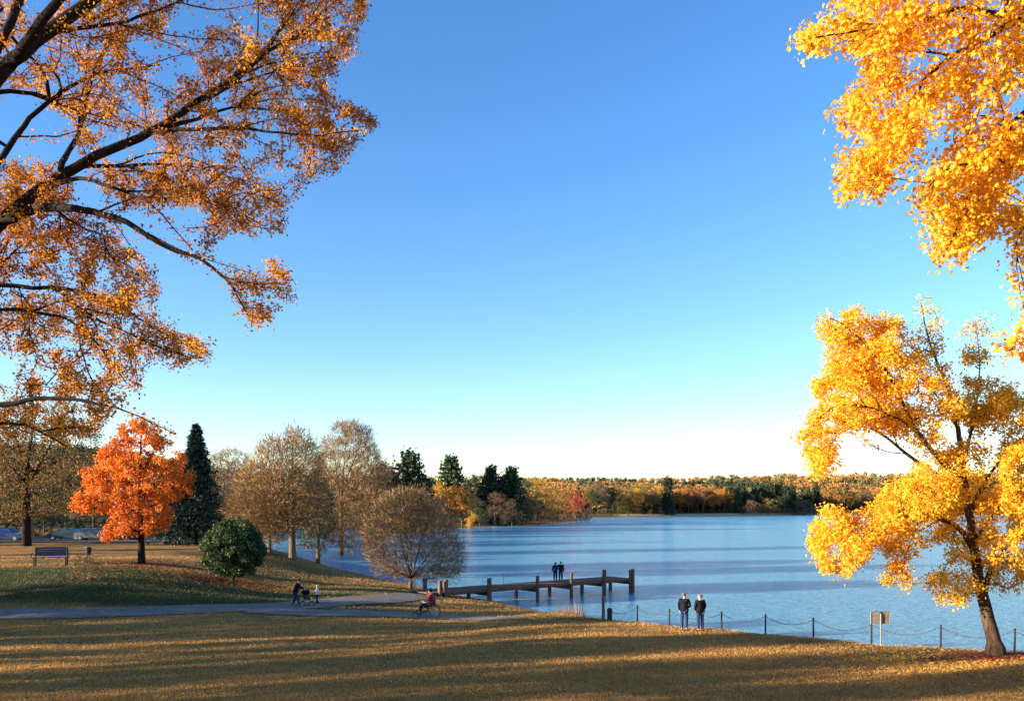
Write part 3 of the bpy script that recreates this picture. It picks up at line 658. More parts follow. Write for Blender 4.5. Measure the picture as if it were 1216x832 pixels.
# ---------------------------------------------------------------- bare and brown trees
def px_tree(name, base, crown, n, thick, label, limb_to, r=.3, leafn=6000, leafs=.14, leafm='bare', bark='twig', gap=.12, r0=.017, group=None, seed=1, spread=.25, low=.75, cat='tree', sides=7, tint=None, clear=True, y_trunk=None):
    b = G(*base); d = b.y; topc = min(p[1] for p in crown)
    def q_(x, y, z=0): return tuple(P(x, y, d + z))
    yt = y_trunk if y_trunk is not None else base[1] - (base[1] - topc) * .55
    limbs = [([tuple(b - Vector((0, 0, .25))), q_(base[0], base[1] - (base[1] - yt) * .4), q_(base[0] + 1, yt)], r, r * .55)]
    for i, (x, y) in enumerate(limb_to):
        y0 = yt + (base[1] - yt) * (.0 + .5 * ((i * 37) % 10) / 10) * low; z = thick * .7 * math.sin(i * 2.4 + seed)
        limbs.append(([q_(base[0] + .5, y0), q_(base[0] * .55 + x * .45, y0 * .6 + y * .4 - (base[1] - topc) * .02, z * .5), q_(x, y, z)], r * .38, r * .07))
    T = grow(limbs, attr_poly(crown, n, d, thick, gap, 14, seed), .5, r0, 2.45, .25, .06)
    T['rad'][:1] = r * 1.4
    return make_tree(name, T, b, M[bark], M[leafm], leaf_sites(T, int(leafn * (2.4 if leafm == 'bare' else 1.6)), spread, .09, want_dirs=(leafm == 'bare')) if leafn else None, .7 if leafm == 'bare' and r > .27 else .42 if leafm == 'bare' else leafs, LEAF_TWIG if leafm == 'bare' else LEAF_QUAD, label, cat, group, sides=sides, thr=.06, tint=tint, droop=0 if leafm == 'bare' else .3)
GB = 'bare winter trees by the left shore'
px_tree('bare_tree', (347, 664), [(272, 606), (285, 570), (300, 545), (320, 520), (345, 511), (368, 516), (378, 540), (384, 580), (378, 612), (350, 628), (318, 634), (285, 625)], 2600, 5.5,
        'tall round bare tree with golden twigs left of the group at the shore', [(290, 595), (305, 560), (325, 530), (348, 518), (366, 530), (372, 570), (330, 590), (300, 620), (375, 605)], .42, 5600, .13, seed=3, group=GB)
px_tree('bare_tree', (405, 676), [(372, 608), (372, 560), (384, 525), (400, 504), (420, 501), (440, 510), (448, 535), (462, 560), (470, 600), (462, 632), (438, 652), (415, 655), (388, 640)], 3000, 5.5,
        'tallest bare brown tree with thick double trunk in the shore group', [(385, 560), (395, 520), (412, 508), (432, 518), (445, 545), (458, 590), (450, 630), (385, 620), (420, 560), (400, 590)], .5, 13500, .12, seed=4, group=GB)
px_tree('bare_tree', (378, 669), [(352, 640), (356, 600), (364, 575), (380, 568), (394, 580), (400, 620), (392, 650), (380, 655), (362, 650)], 420, 2.5,
        'slim ivy covered tree between the two tall bare trees at the shore', [(364, 600), (372, 580), (385, 580), (392, 610), (366, 630)], .26, 5000, .16, 'far', seed=5, tint=(.13, .12, .05), group=GB)
px_tree('bare_tree', (320, 656), [(292, 620), (298, 590), (315, 575), (335, 580), (346, 600), (346, 630), (330, 640), (302, 638)], 420, 3,
        'low dark brown tree behind the round green shrub at the shore', [(300, 610), (312, 588), (330, 590), (340, 615)], .26, 5000, .16, seed=6, group=GB)
px_tree('bare_tree', (487, 698), [(437, 660), (433, 625), (447, 598), (470, 582), (500, 582), (522, 598), (542, 630), (552, 664), (540, 686), (514, 689), (490, 684), (466, 684), (446, 677)], 2300, 3.2,
        'low spreading bare tree with a dome of fine brown twigs at the water edge', [(445, 650), (450, 620), (468, 598), (490, 590), (512, 600), (530, 630), (542, 660), (526, 674), (456, 670), (480, 620), (505, 630), (535, 645), (440, 660)], .26, 9000, .075, seed=7, r0=.009, low=.5, group=GB, y_trunk=686)
px_tree('bare_tree', (31, 648), [(-60, 590), (-50, 530), (-20, 485), (20, 470), (75, 475), (112, 500), (122, 545), (112, 590), (75, 612), (20, 618), (-30, 615)], 1300, 5.5,
        'large half bare tree with brown orange leaves behind the bench', [(-40, 560), (-20, 510), (10, 485), (45, 480), (80, 490), (105, 530), (100, 580), (60, 600), (-10, 595), (35, 540)], .55, 17000, .15, 'far', 'bark_dark', seed=8, tint=(.36, .20, .05), gap=.22)
px_tree('bare_tree', (268, 640), [(238, 610), (240, 560), (255, 538), (275, 528), (295, 540), (303, 570), (300, 615), (270, 625)], 700, 5,
        'grey brown leafless tree right of the spruce in the background', [(245, 580), (256, 550), (272, 535), (290, 550), (298, 590)], .3, 5000, .2, seed=9, r0=.02)

# ---------------------------------------------------------------- round green shrub
def round_bush(name, base, crown, d_th, n, label, leafm, leafn, leafs, r=.12, seed=1, cat='shrub'):
    b = G(*base); d = b.y
    cx_ = sum(p[0] for p in crown) / len(crown); cy_ = sum(p[1] for p in crown) / len(crown)
    limbs = [([tuple(b - Vector((0, 0, .1))), tuple(P(base[0], base[1] - 8, d)), tuple(P(cx_, cy_, d))], r, r * .4)]
    for i in range(7):
        a = i * .9; limbs.append(([tuple(P(base[0], base[1] - 7, d)), tuple(P(cx_ + 22 * math.cos(a), cy_ + 14 * math.sin(a * 1.3), d + 1.4 * math.sin(a * 2.1)))], r * .5, r * .2))
    A = attr_poly(crown, n, d, d_th, .2, 9, seed)
    T = grow(limbs, A, .35, .01, 2.3, .2, .08)
    return make_tree(name, T, b, M['bark_dark'], M[leafm], leaf_sites(T, leafn, .12, .06), leafs, LEAF_QUAD, label, cat, wname='stem', lname='foliage', sides=7, thr=.05)
round_bush('evergreen_shrub', (277, 691), [(240, 665), (240, 645), (250, 628), (268, 617), (288, 616), (304, 628), (314, 643), (316, 662), (308, 676), (288, 683), (262, 682), (246, 676)], 2.2, 620,
           'rounded dark green evergreen shrub on a short stem on the sloping lawn', 'green_bush', 30000, .12, seed=11)
# twiggy shrub right of the bench
b = G(100, 689); A = attr_poly([(84, 688), (82, 670), (92, 658), (106, 655), (118, 662), (124, 676), (120, 688)], 320, b.y, .9, 0, 10, 5)
T = grow([([tuple(b), tuple(b + Vector((0, 0, .4)))], .04, .03)], A, .25, .007, 2.4, .3, .05)
make_tree('twiggy_shrub', T, b, M['twig'], M['bare'], leaf_sites(T, 1500, .08, .05), .07, LEAF_QUAD, 'small leafless twiggy shrub right of the bench', 'shrub', wname='stems', lname='withered_leaves', sides=5, thr=.03)

# ---------------------------------------------------------------- conifers
def conifer_geo(h, rad, n_wh, per, q_n, qs, droop=.25, low=.06, irregular=0., gn=None, taper=1.0):
    gn = gn or rng
    pos = [(0, 0, 0)]; par = [-1]; spec = [h * .016]; 
    nt_ = 14
    for i in range(1, nt_ + 1):
        pos.append((gn.normal(0, .01 * h * irregular), gn.normal(0, .01 * h * irregular), h * i / nt_)); par.append(i - 1); spec.append(h * .016 * (1 - i / nt_) + .012)
    cen = []
    for k in range(n_wh):
        t = low + (1 - low) * (k / n_wh) ** .92; z = h * t; L0 = rad * (1 - t) ** taper * (1 + .9 * min(0, (t - low * 2.2)))
        L0 = max(L0, .02 * h * (1 - t) + .1)
        for j in range(per):
            a = 2 * math.pi * (j + gn.random()) / per + k; L_ = L0 * gn.uniform(.72, 1.12) * (1 + irregular * gn.normal(0, .45)); L_ = max(L_, .1)
            i0 = min(nt_, int(t * nt_)); e = (math.cos(a) * L_, math.sin(a) * L_, z - L_ * droop + gn.normal(0, .02 * h * irregular))
            mid = (e[0] * .55, e[1] * .55, z - L_ * droop * .35)
            pos.append(mid); par.append(i0); spec.append(h * .003 + .01); pos.append(e); par.append(len(pos) - 2); spec.append(.012)
            s = gn.random(q_n) ** .7
            base_ = np.array([0, 0, z])[None] * (1 - s[:, None]) + np.array(e)[None] * s[:, None]
            base_[:, 2] += .25 * L_ * droop * np.sin(s * math.pi)
            wid = .16 * L_ * (1.15 - s)
            side = np.array([-math.sin(a), math.cos(a), 0]); base_ += side[None] * (gn.normal(0, 1, q_n) * wid)[:, None]; base_[:, 2] += gn.normal(0, .03 * L_ + .05, q_n)
            cen.append(base_)
    pos = np.array(pos, float); par = np.array(par); spec = np.array(spec); dr = np.zeros_like(pos); dr[1:] = pos[1:] - pos[par[1:]]; dr[0] = (0, 0, 1)
    dr /= np.linalg.norm(dr, axis=1, keepdims=True) + 1e-9
    T = dict(pos=pos, dr=dr, par=par, rad=spec, nl=0, spec=spec * 0); return T, np.concatenate(cen)
bs = G(233, 646); hs_ = (646 - 502) / F * bs.y
T, c_ = conifer_geo(hs_, hs_ * .43, 32, 10, 48, .3, .40, .05, .16, taper=.92)
T['pos'] = T['pos'] + np.array(bs); c_ = c_ + np.array(bs)
make_tree('spruce_tree', T, bs, M['bark_dark'], M['spruce'], c_, hs_ * .034, LEAF_TWIG * (3.6, 1), 'tall dark pointed spruce behind the flame orange maple', 'tree', sides=7, droop=.6)

# ---------------------------------------------------------------- shared distant trees
def merge_parts(V, Fq, lv, lf, lt, lr):
    v = np.concatenate([V, lv]); f = np.concatenate([Fq.ravel(), lf + len(V)]); t = np.concatenate([np.full(len(Fq), 4), lt])
    r_ = np.concatenate([np.full(len(V), .3), lr]); mi = np.concatenate([np.zeros(len(Fq), int), np.ones(len(lt), int)]); return v, f, t, r_, mi
def crown_tree(seed, h=1.0, w_=.62, bare=False, n_at=150, nleaf=3200, ls=.026, low=.28, lobes=9):
    """unit-height broadleaf tree; returns (T, sites)"""
    g = np.random.default_rng(seed)
    cs = []
    for i in range(lobes):
        a = g.uniform(0, 6.28); t = g.uniform(0, 1); zz = low + .12 + (1 - low - .24) * t
        rr = w_ * .5 * math.sin(math.pi * min(.93, (zz - low) / (1 - low) * .8 + .18)) * .62
        cs.append((math.cos(a) * rr, math.sin(a) * rr, zz, g.uniform(.13, .19) * (w_ / .62)))
    cs.append((0, 0, 1 - .17, .16 * w_ / .62))
    A = []
    for i in range(n_at):
        c = cs[i % len(cs)]; v = g.normal(0, 1, 3); v /= np.linalg.norm(v); v[2] *= .85; A.append(np.array(c[:3]) + v * c[3] * g.uniform(.45, 1.0))
    limbs = [([(0, 0, -.03), (g.normal(0, .006), g.normal(0, .006), low * .8), (g.normal(0, .02), g.normal(0, .02), .62), (0, 0, .85)], .018, .004)]
    T = grow(limbs, A, .045, .0016 if not bare else .0011, 2.4, .25, .05, g)
    return T, leaf_sites(T, nleaf, .022, .02, gn=g) if nleaf else None
def unit_set(T, sites, ls, shape=LEAF_QUAD, name='tree'):
    V, Fq = wood_geo(T, 6, 3, .004)
    wm = mesh_np('trunk', V, Fq.ravel(), np.full(len(Fq), 4), smooth=True); wm.materials.append(M['twig_far'])
    lv, lf, lt, lr = leaves_geo(sites, ls, shape); lm = mesh_np('crown', lv, lf, lt, {'rnd': lr}); lm.materials.append(M['far'])
    return wm, lm
KM = {}
for i in range(3): KM['broad%d' % i] = unit_set(*crown_tree(200 + i, nleaf=4200, n_at=170), .021)
for i in range(2): KM['wide%d' % i] = unit_set(*crown_tree(220 + i, w_=1.05, nleaf=4600, n_at=190, low=.12, lobes=14), .022)
for i in range(2): KM['bare%d' % i] = unit_set(*crown_tree(230 + i, w_=.7, nleaf=2300, n_at=420, bare=True, low=.2), .014)
g_ = np.random.default_rng(9)
for i in range(2):
    T, c_ = conifer_geo(1.0, .42, 13, 8, 36, .04, -.05, .14, .25, g_, .55); KM['pine%d' % i] = unit_set(T, c_, .040)
T, c_ = conifer_geo(1.0, .25, 30, 8, 20, .04, .28, .05, .15, g_, .9); KM['spruce0'] = unit_set(T, c_, .03)
def place_tree(kind, X, Y, h, tint, label, name='tree', group=None, wscale=1.0, cat='tree', parts=True, sink=.0):
    wm, lm = KM[kind]; z = hz(X, Y)
    e = empty(name, (X, Y, z - sink), random.uniform(0, 6.28)); e.scale = (h * wscale, h * wscale, h); tag(e, label, cat, group)
    a = bpy.data.objects.new('trunk', wm); b = bpy.data.objects.new('crown', lm)
    for o in (a, b): COL.objects.link(o); o.parent = e
    b.color = (*tint, 1); return e
def pt(kind, px, top, d, tint, label, name='tree', group=None, ws=1.0):
    X = (px - CX) / F * d; z = hz(X, d); h = CAMZ + (HY - top) / F * d - z
    return place_tree(kind, X, d, h, tint, label, name, group, ws)
OR = (.78, .33, .05); YE = (.88, .48, .06); RD = (.68, .16, .06); BR = (.32, .18, .085); DG = (.055, .085, .028); OG = (.13, .13, .035); PN = (.055, .09, .032); RB = (.30, .13, .06); TA = (.33, .22, .11)
GBK = 'trees behind the left lawn'
for a in [
    ('broad0', -20, 528, 135, (.30, .19, .06), 'brown leaved tree behind the large half bare tree'),
    ('wide0', 8, 560, 122, DG, 'dark leafy evergreen tree behind the parked blue car'),
    ('wide1', 52, 565, 128, DG, 'dark leafy tree above the parked cars left of the maple'),
    ('broad1', 78, 540, 145, (.24, .17, .06), 'olive brown tree rising behind the parked cars'),
    ('broad2', 112, 538, 150, BR, 'dull brown tree left behind the flame orange maple'),
    ('wide0', 108, 588, 125, PN, 'low black green tree left of the flame orange maple trunk'),
    ('wide1', 150, 575, 132, PN, 'dark evergreen mass directly behind the flame orange maple'),
    ('broad0', 205, 540, 150, DG, 'dark green tree between the flame orange maple and the spruce'),
    ('wide1', 207, 590, 112, DG, 'low dark green conifer like tree left beside the spruce'),
    ('broad1', 180, 545, 160, BR, 'brown tree topping out behind the flame orange maple'),
    ('bare0', 262, 530, 150, TA, 'pale bare tree with upright twigs right of the spruce'),
    ('bare1', 290, 541, 160, BR, 'round bare brown tree behind the shrub at the skyline'),
    ('wide0', 300, 565, 150, BR, 'broad brown tree left of the tall bare shore trees'),
    ('broad2', 320, 545, 190, (.25, .13, .06), 'reddish brown tree seen through the bare shore trees'),
    ('bare0', 240, 560, 175, BR, 'bare brown tree tucked behind the spruce'),
    ('broad0', 350, 548, 210, (.22, .14, .06), 'brown tree behind the left tall bare tree'),
    ('wide1', 395, 552, 225, BR, 'brown thicket tree behind the tallest bare tree'),
]: pt(*a, group=GBK)
GPN = 'trees on the wooded point'
for a in [
    ('broad1', 425, 545, 235, (.26, .13, .05), 'brown tree right behind the tallest bare tree'),
    ('broad2', 450, 538, 240, RB, 'tall red brown tree at the left end of the wooded point'),
    ('wide0', 470, 548, 248, RB, 'red brown tree with ragged top left of the first pine'),
    ('pine0', 487, 538, 240, PN, 'thick dark green pine above the low spreading bare tree', 'pine_tree'),
    ('broad0', 505, 562, 262, DG, 'dark green tree right of the first thick pine'),
    ('wide1', 470, 590, 236, BR, 'low dark brown tree behind the spreading bare tree'),
    ('broad1', 520, 563, 272, YE, 'yellow orange tree between the pine and the narrow orange tree'),
    ('pine1', 535, 543, 310, (.075, .12, .045), 'tall airy pine with tiered branches above the yellow orange tree', 'pine_tree'),
    ('wide0', 520, 590, 266, RB, 'dark red brown thicket tree below the yellow orange tree'),
    ('broad2', 548, 570, 276, OR, 'narrow orange tree at the edge of the dark pines'),
    ('broad0', 563, 560, 320, OG, 'olive green tree left of the twin pines'),
    ('pine0', 583, 554, 318, PN, 'left one of the twin dark pines on the point', 'pine_tree'),
    ('pine1', 607, 556, 318, PN, 'right one of the twin dark pines on the point', 'pine_tree'),
    ('bare0', 588, 582, 300, BR, 'grey bare tree in front of the twin pines'),
    ('bare1', 608, 590, 306, BR, 'low bare tree in front of the right twin pine'),
    ('wide1', 570, 592, 300, PN, 'low dark tree under the twin pines'),
    ('broad1', 596, 572, 335, DG, 'dark green tree filling the gap between the twin pines'),
    ('wide0', 638, 566, 345, YE, 'broad yellow orange tree right of the twin pines'),
    ('wide1', 655, 571, 360, (.66, .34, .05), 'golden orange tree in the middle of the point'),
    ('broad0', 670, 577, 372, (.45, .22, .06), 'brown orange tree left of the red tree'),
    ('broad2', 683, 579, 385, RD, 'red leaved tree near the tip of the wooded point'),
    ('bare0', 640, 590, 335, BR, 'bare brown tree standing before the yellow orange tree'),
    ('bare1', 662, 592, 352, BR, 'bare brown tree standing before the golden orange tree'),
    ('wide0', 625, 585, 330, BR, 'dull brown tree at the foot of the twin pines'),
    ('wide1', 690, 592, 402, BR, 'low brown tree at the tip of the wooded point'),
]: pt(*a, group=GPN)
pt('broad1', 562, 607, 283, YE, 'small yellow shrub on the grassy edge of the point', 'shrub', GPN, 1.1)['category'] = 'shrub'
for a in [
    ('wide0', 500, 566, 305, DG, 'broad dark green tree between the first pine and the tall airy pine'), ('wide1', 515, 562, 325, OG, 'olive tree in the second row left of the tall airy pine'), ('wide0', 558, 563, 335, DG, 'dark green tree in the second row right of the tall airy pine'), ('wide1', 620, 568, 345, OG, 'olive green tree in the second row right of the twin pines'),
    ('wide0', 62, 598, 113, DG, 'low dark evergreen added for the shade between the half bare tree and the maple'), ('wide1', 90, 602, 116, PN, 'lowest dark evergreen added for the shade above the dark teal car left of the maple'),
    ('wide0', 128, 604, 114, DG, 'low dark evergreen added for the shade under the maple crown on its left'), ('wide1', 190, 600, 117, DG, 'low dark evergreen added for the shade under the maple crown on its right'),
    ('wide0', -8, 600, 112, DG, 'low dark evergreen added for the shade over the blue car at the left edge'), ('wide1', 20, 604, 117, PN, 'low dark evergreen added for the shade directly behind the half bare tree trunk')]:  # low evergreens added as a dark mass for the shaded ground behind the cars
    o = pt(*a, group=GBK, ws=1.3)
    if a[3] < 120: o.location.z -= 1.1
# more trees filling the point and the land behind it
i = 0
while i < 34:
    Y = random.uniform(300, 470); X = random.uniform(-150, 40); sd = float(lake_sd(np.array([X]), np.array([Y]))[0])
    if sd < 16: continue
    px = CX + X / Y * F
    if px > 690 or px < 400: continue
    place_tree(random.choice(['broad0', 'broad1', 'broad2', 'wide0']), X, Y, random.uniform(13, 17), random.choice([BR, OG, DG, OR, RB]), 'tree deep in the wood on the point, mostly hidden by the trees before it', group='inner trees of the wooded point'); i += 1

# far shore: first rows as single trees
def far_z(X, Y): return hz(X, Y)
GFS = 'trees along the far shore'
def fs(kind, px, dshore, h, tint, label, name='tree', ws=1.0, grp=GFS, cat='tree'):
    d = dshore
    return place_tree(kind, (px - CX) / F * d, d, h, tint, label, name, grp, ws, cat)
SPECIAL = [('spruce0', 793, 603, 26, PN, 'dark pointed conifer at the left end of the sandy far beach', 'conifer_tree', 1.1),
           ('broad1', 862, 640, 22, YE, 'yellow tree in the far shore row left of the green pines', 'tree', 1.0),
           ('wide0', 892, 632, 11, (.36, .20, .14), 'low pinkish brown bush at the far sandy shore', 'bush', 1.0),
           ('wide1', 912, 640, 13, (.40, .30, .06), 'olive yellow willow bush at the far sandy shore', 'bush', 1.2),
           ('wide0', 954, 690, 15, (.36, .20, .13), 'wide dusty brown bush at the far shore before the dark pines', 'bush', 1.5),
           ('broad2', 996, 770, 18, OR, 'orange tree at the far shore beside the white cottage', 'tree', 1.0)]
for k, px, d, h, c, lb, nm, ws in SPECIAL: fs(k, px, d, h, c, lb, nm, ws, None, 'bush' if nm == 'bush' else 'tree')
def shore_d(px):
    ds = np.arange(430, 900, 2.0); sd = lake_sd((px - CX) / F * ds, ds); k = np.where((sd > 0) & (ds > 500))[0]
    return float(ds[k[0]]) if len(k) else 760.
cnt = 0
for row, (o_, stp) in enumerate(((13, 9.5), (34, 9.0))):
    px = 692
    while px < 1300:
        px += stp * random.uniform(.7, 1.3); d = shore_d(px) + o_ + random.uniform(-5, 6) + (15 if 796 < px < 915 else 0)
        if row == 0 and (885 < px < 925 or 940 < px < 992): continue
        if row == 0 and 786 < px < 800: continue
        if px < 745: c = random.choice([BR, DG, OG, DG, (.34, .2, .06)]); k = random.choice(['broad0', 'broad1', 'wide1'])
        elif px < 795: c = random.choice([OR, (.45, .28, .06), BR, YE]); k = random.choice(['broad0', 'wide0', 'broad2'])
        elif px < 858: c = random.choice([OR, (.52, .22, .05), RB, (.58, .26, .05)]); k = random.choice(['broad0', 'broad1', 'broad2'])
        elif px < 975: c = random.choice([DG, PN, DG, OG]); k = random.choice(['pine0', 'pine1', 'broad1', 'spruce0'])
        else: c = random.choice([OR, BR, DG, (.45, .25, .06)]); k = random.choice(['broad0', 'wide1', 'pine0'])
        nm = {DG: 'green', PN: 'dark green', OG: 'olive green', OR: 'orange', YE: 'yellow', BR: 'brown', RB: 'red brown'}.get(c, 'golden brown')
        h = random.uniform(15, 20) if row == 0 else random.uniform(19, 24)
        fs(k, px, d, h, c, '%s %s in the row of trees along the far shore' % (nm, 'conifer' if k[:4] in ('pine', 'spru') else 'leafy tree'), 'conifer_tree' if k[:4] in ('pine', 'spru') else 'tree'); cnt += 1
for px in np.arange(556, 700, 6.5):  # added dark bushes stand in for the shade under the point's trees
    ds = np.arange(250, 470, 1.5); sd_ = lake_sd((px - CX) / F * ds, ds); d = float(ds[np.where(sd_ > 0)[0][0]]) + random.uniform(7, 14) if (sd_ > 0).any() else 0
    if d: fs(random.choice(['wide0', 'wide1']), px + random.uniform(-2, 2), d, random.uniform(4, 7.5), random.choice([BR, DG, OG, (.2, .11, .06)]), 'low dark bush added for the shade at the foot of the trees on the point', 'bush', 1.0, 'added shade bushes on the wooded point', 'bush')
for px in np.arange(700, 1010, 6.5):  # added bushes stand in for shade below the tree row, as on the point
    if 796 < px < 880: h = random.uniform(2, 3.5)
    else: h = random.uniform(4, 7)
    fs(random.choice(['wide0', 'wide1']), px + random.uniform(-2, 2), shore_d(px) + (30 if h < 3.6 else random.uniform(5, 10)), h, random.choice([BR, DG, OG, (.36, .2, .12)]), 'low bush added for the shade at the foot of the tree row along the far shore', 'bush', 1.0, 'added shade bushes along the far shore', 'bush')
# the wood on the hills behind: one mass
def blob_proto(seed, con=False):
    g = np.random.default_rng(seed)
    if con:
        T, c = conifer_geo(1.0, .22, 13, 5, 7, .07, .2, .05, .3, g); return c
    T, s = crown_tree(seed, n_at=60, nleaf=420, lobes=7, low=.2); return s
protos = [blob_proto(300 + i) for i in range(4)] + [blob_proto(310, True)]
def wood(name, cells, label_kind, leaf=1.3, hmul=1.0):
    Vs, Rs, Cs, Gs = [], [], [], []
    for X, Y in cells:
        z = hz(X, Y); con = vnoise(X / 70, Y / 40, 77) > .62
        h = random.uniform(15.5, 20) * hmul; p = protos[4] if con and random.random() < .8 else protos[random.randrange(4)]
        a = random.uniform(0, 6.28); rot = np.array([[math.cos(a), -math.sin(a), 0], [math.sin(a), math.cos(a), 0], [0, 0, 1]])
        Vs.append((p @ rot.T) * h * np.array([1.15, 1.15, 1]) + np.array([X, Y, z])); k = len(p)
        hue = vnoise(X / 40, Y / 30, 51) * .74 + random.random() * .26
        Rs.append(np.full(k, hue)); Gs.append(np.full(k, 1.0 if con else 0.0))
    C = np.concatenate(Vs); lv, lf, lt, lr = leaves_geo(C, leaf, LEAF_QUAD, .2)
    return link(name, mesh_np(name, lv, lf, lt, {'rnd': lr, 'hue': np.repeat(np.concatenate(Rs), 4), 'con': np.repeat(np.concatenate(Gs), 4)}), M['wood_mass'])
m, nt, bsdf = new_mat('autumn_wood_foliage'); L = nt.links
ah = N(nt, 'ShaderNodeAttribute', attribute_name='hue'); ac = N(nt, 'ShaderNodeAttribute', attribute_name='con'); ar = N(nt, 'ShaderNodeAttribute', attribute_name='rnd')
r1 = ramp(nt, [(.15, (.10, .11, .03)), (.35, (.22, .16, .045)), (.55, (.42, .21, .045)), (.7, (.50, .20, .04)), (.85, (.30, .16, .06))]); L.new(ah.outputs['Fac'], r1.inputs[0])
mx = N(nt, 'ShaderNodeMix', data_type='RGBA'); L.new(ac.outputs['Fac'], mx.inputs[0]); L.new(r1.outputs[0], mx.inputs[6]); mx.inputs[7].default_value = (.035, .06, .022, 1)
mr = N(nt, 'ShaderNodeMapRange'); mr.inputs[3].default_value = .55; mr.inputs[4].default_value = 1.2; L.new(ar.outputs['Fac'], mr.inputs[0])
mu = N(nt, 'ShaderNodeMix', data_type='RGBA', blend_type='MULTIPLY'); mu.inputs[0].default_value = 1; L.new(mx.outputs[2], mu.inputs[6]); L.new(mr.outputs[0], mu.inputs[7])
L.new(mu.outputs[2], bsdf.inputs['Base Color']); bsdf.inputs['Roughness'].default_value = .8
M['wood_mass'] = m
cells = []
for px in np.arange(600, 1330, 5.4):
    d0 = shore_d(max(px, 690)) + 52; d = d0
    while d < 1150:
        cells.append(((px + random.uniform(-4, 4) - CX) / F * d, d + random.uniform(-5, 5))); d += 11 + (d - d0) * .035
tag(wood('woodland', cells, ''), 'autumn woodland of orange, brown and green trees covering the hills beyond the lake', 'woodland', kind='stuff')
cells = []
for Y in np.arange(175, 520, 10):
    for X in np.arange(-260, 20, 9.0):
        x = X + random.uniform(-4, 4); y = Y + random.uniform(-4, 4); sd = float(lake_sd(np.array([x]), np.array([y]))[0])
        if sd < 30 or x / y > -.16 or x / y < -.75: continue
        cells.append((x, y))
tag(wood('woodland', cells, '', .9, .85), 'brown and olive woodland in the background behind the left lawn trees', 'woodland', kind='stuff')

# ---------------------------------------------------------------- trees beyond the left edge that shade the lawn
rs_ = random.Random(4)
offs = []
for Y in (-14, -7, -1, 5.5, 10, 15.5, 19, 25, 29, 34.5):
    for row in range(3):
        if rs_.random() < .12: continue
        X = -(max(26, .62 * Y + 7) + rs_.uniform(0, 7) + row * 25); yy = Y + .18 * X * 0 + rs_.uniform(-1.2, 1.2) - row * 2.0
        offs.append((X, yy, rs_.uniform(10, 14) + row * 3.2, rs_.uniform(.42, .68)))
for Y in (57, 63, 70, 76, 84, 91):
    X = -(.62 * Y + 9 + rs_.uniform(0, 12)); offs.append((X, Y + rs_.uniform(-2, 2), rs_.uniform(4.6, 6.4), rs_.uniform(.6, .9)))
for X, Y, h, ws in offs:
    place_tree(rs_.choice(['broad0', 'broad1', 'broad2']), X, Y, h, rs_.choice([OR, BR, OG]), 'slender tree on the lawn beyond the left edge of the view', 'tree', 'trees beyond the left edge', ws)
for X, Y, h in ((-45, 37, 9), (-46, 42, 9.5), (-54, 38, 10), (-55, 43.5, 9.5), (-76, 96, 12), (-82, 104, 13), (-92, 99, 13), (-80, 113, 13), (-96, 110, 14), (-74, 88, 8), (-108, 96, 15)):
    place_tree('wide%d' % (int(h * 2) % 2), X, Y, h, DG, 'dense evergreen on the lawn beyond the left edge of the view', 'tree', 'evergreens beyond the left edge', 1.0)

# ---------------------------------------------------------------- pier
DZ = 1.3
pA = np.array([(526 - CX) / F * 61.5, 61.5]); pB = np.array([(748 - CX) / F * 73.2, 73.2])
u = (pB - pA) / np.linalg.norm(pB - pA); Lp = float(np.linalg.norm(pB - pA)); v = np.array([-u[1], u[0]]); WD = 2.5
pr = empty('wooden_pier', (pA[0], pA[1], 0), math.atan2(u[1], u[0])); tag(pr, 'weathered wooden pier with red brown deck and tall square posts reaching into the lake', 'pier')
mb = MB(); nb = int((Lp + 1.5) / .16)
for k in range(nb):
    mb.box((-1.3 + k * .16, WD / 2, DZ - .02 + random.uniform(-.006, .006)), (.148, WD + random.uniform(-.06, .06), .05), bev=.008)
mb.build('deck', M['wood_red'], pr)
mb = MB()
for y in (.12, WD / 2, WD - .12): mb.box(((Lp - 1.3) / 2, y, DZ - .18), (Lp + 1.2, .12, .20), bev=.01)
mb.build('beams', M['wood'], pr)
mb = MB().box(((Lp - 1.3) / 2, -.03, DZ - .10), (Lp + 1.2, .05, .22), bev=.01); mb.build('edge_board', M['wood_red'], pr)
def along(px):      # distance along the pier whose front edge shows at this picture column
    t = np.linspace(-1, Lp + 1, 800); x = pA[0] + u[0] * t; y = pA[1] + u[1] * t; return float(t[np.argmin(abs(CX + x / y * F - px))])
for px, hh, tw in ((580, .82, 0), (637, .74, 0), (677, .8, 0), (716, .9, 0), (750, .8, 1)):
    s = along(px); 
    MB().box((s, -.14, (DZ + hh - 2.2) / 2 + 0), (.22 if px in (637, 677) else .31, .24, DZ + hh + 2.2), bev=.03, taper=.97).build('post', M['wood'], pr)
    MB().box((s, WD + .14, (DZ - .3 - 2.2) / 2), (.24, .24, DZ - .3 + 2.2), bev=.02).build('post', M['wood'], pr)
    MB().box((s, WD / 2, DZ - .42), (.20, WD + .1, .26), bev=.02).build('cross_beam', M['wood'], pr)
    if tw: MB().box((s - .34, -.14, (DZ + hh - .06 - 2.2) / 2), (.17, .2, DZ + hh - .06 + 2.2), bev=.03).build('post', M['wood'], pr)
for s_, y_, hh in ((-.35, -.16, .95), (.15, -.16, 1.0), (.1, WD + .16, .9)):
    MB().box((s_, y_, (DZ + hh) / 2 - .3), (.26, .26, DZ + hh + .4), bev=.03).build('post', M['wood'], pr)
MB().box((-.55, WD / 2, .50), (1.4, WD - .3, 1.1), bev=.05).build('abutment', plain('dark_timber_abutment', (.05, .04, .035), .9), pr)
s_ = along(618); p_ = pA + u * s_ + v * (WD - .3)
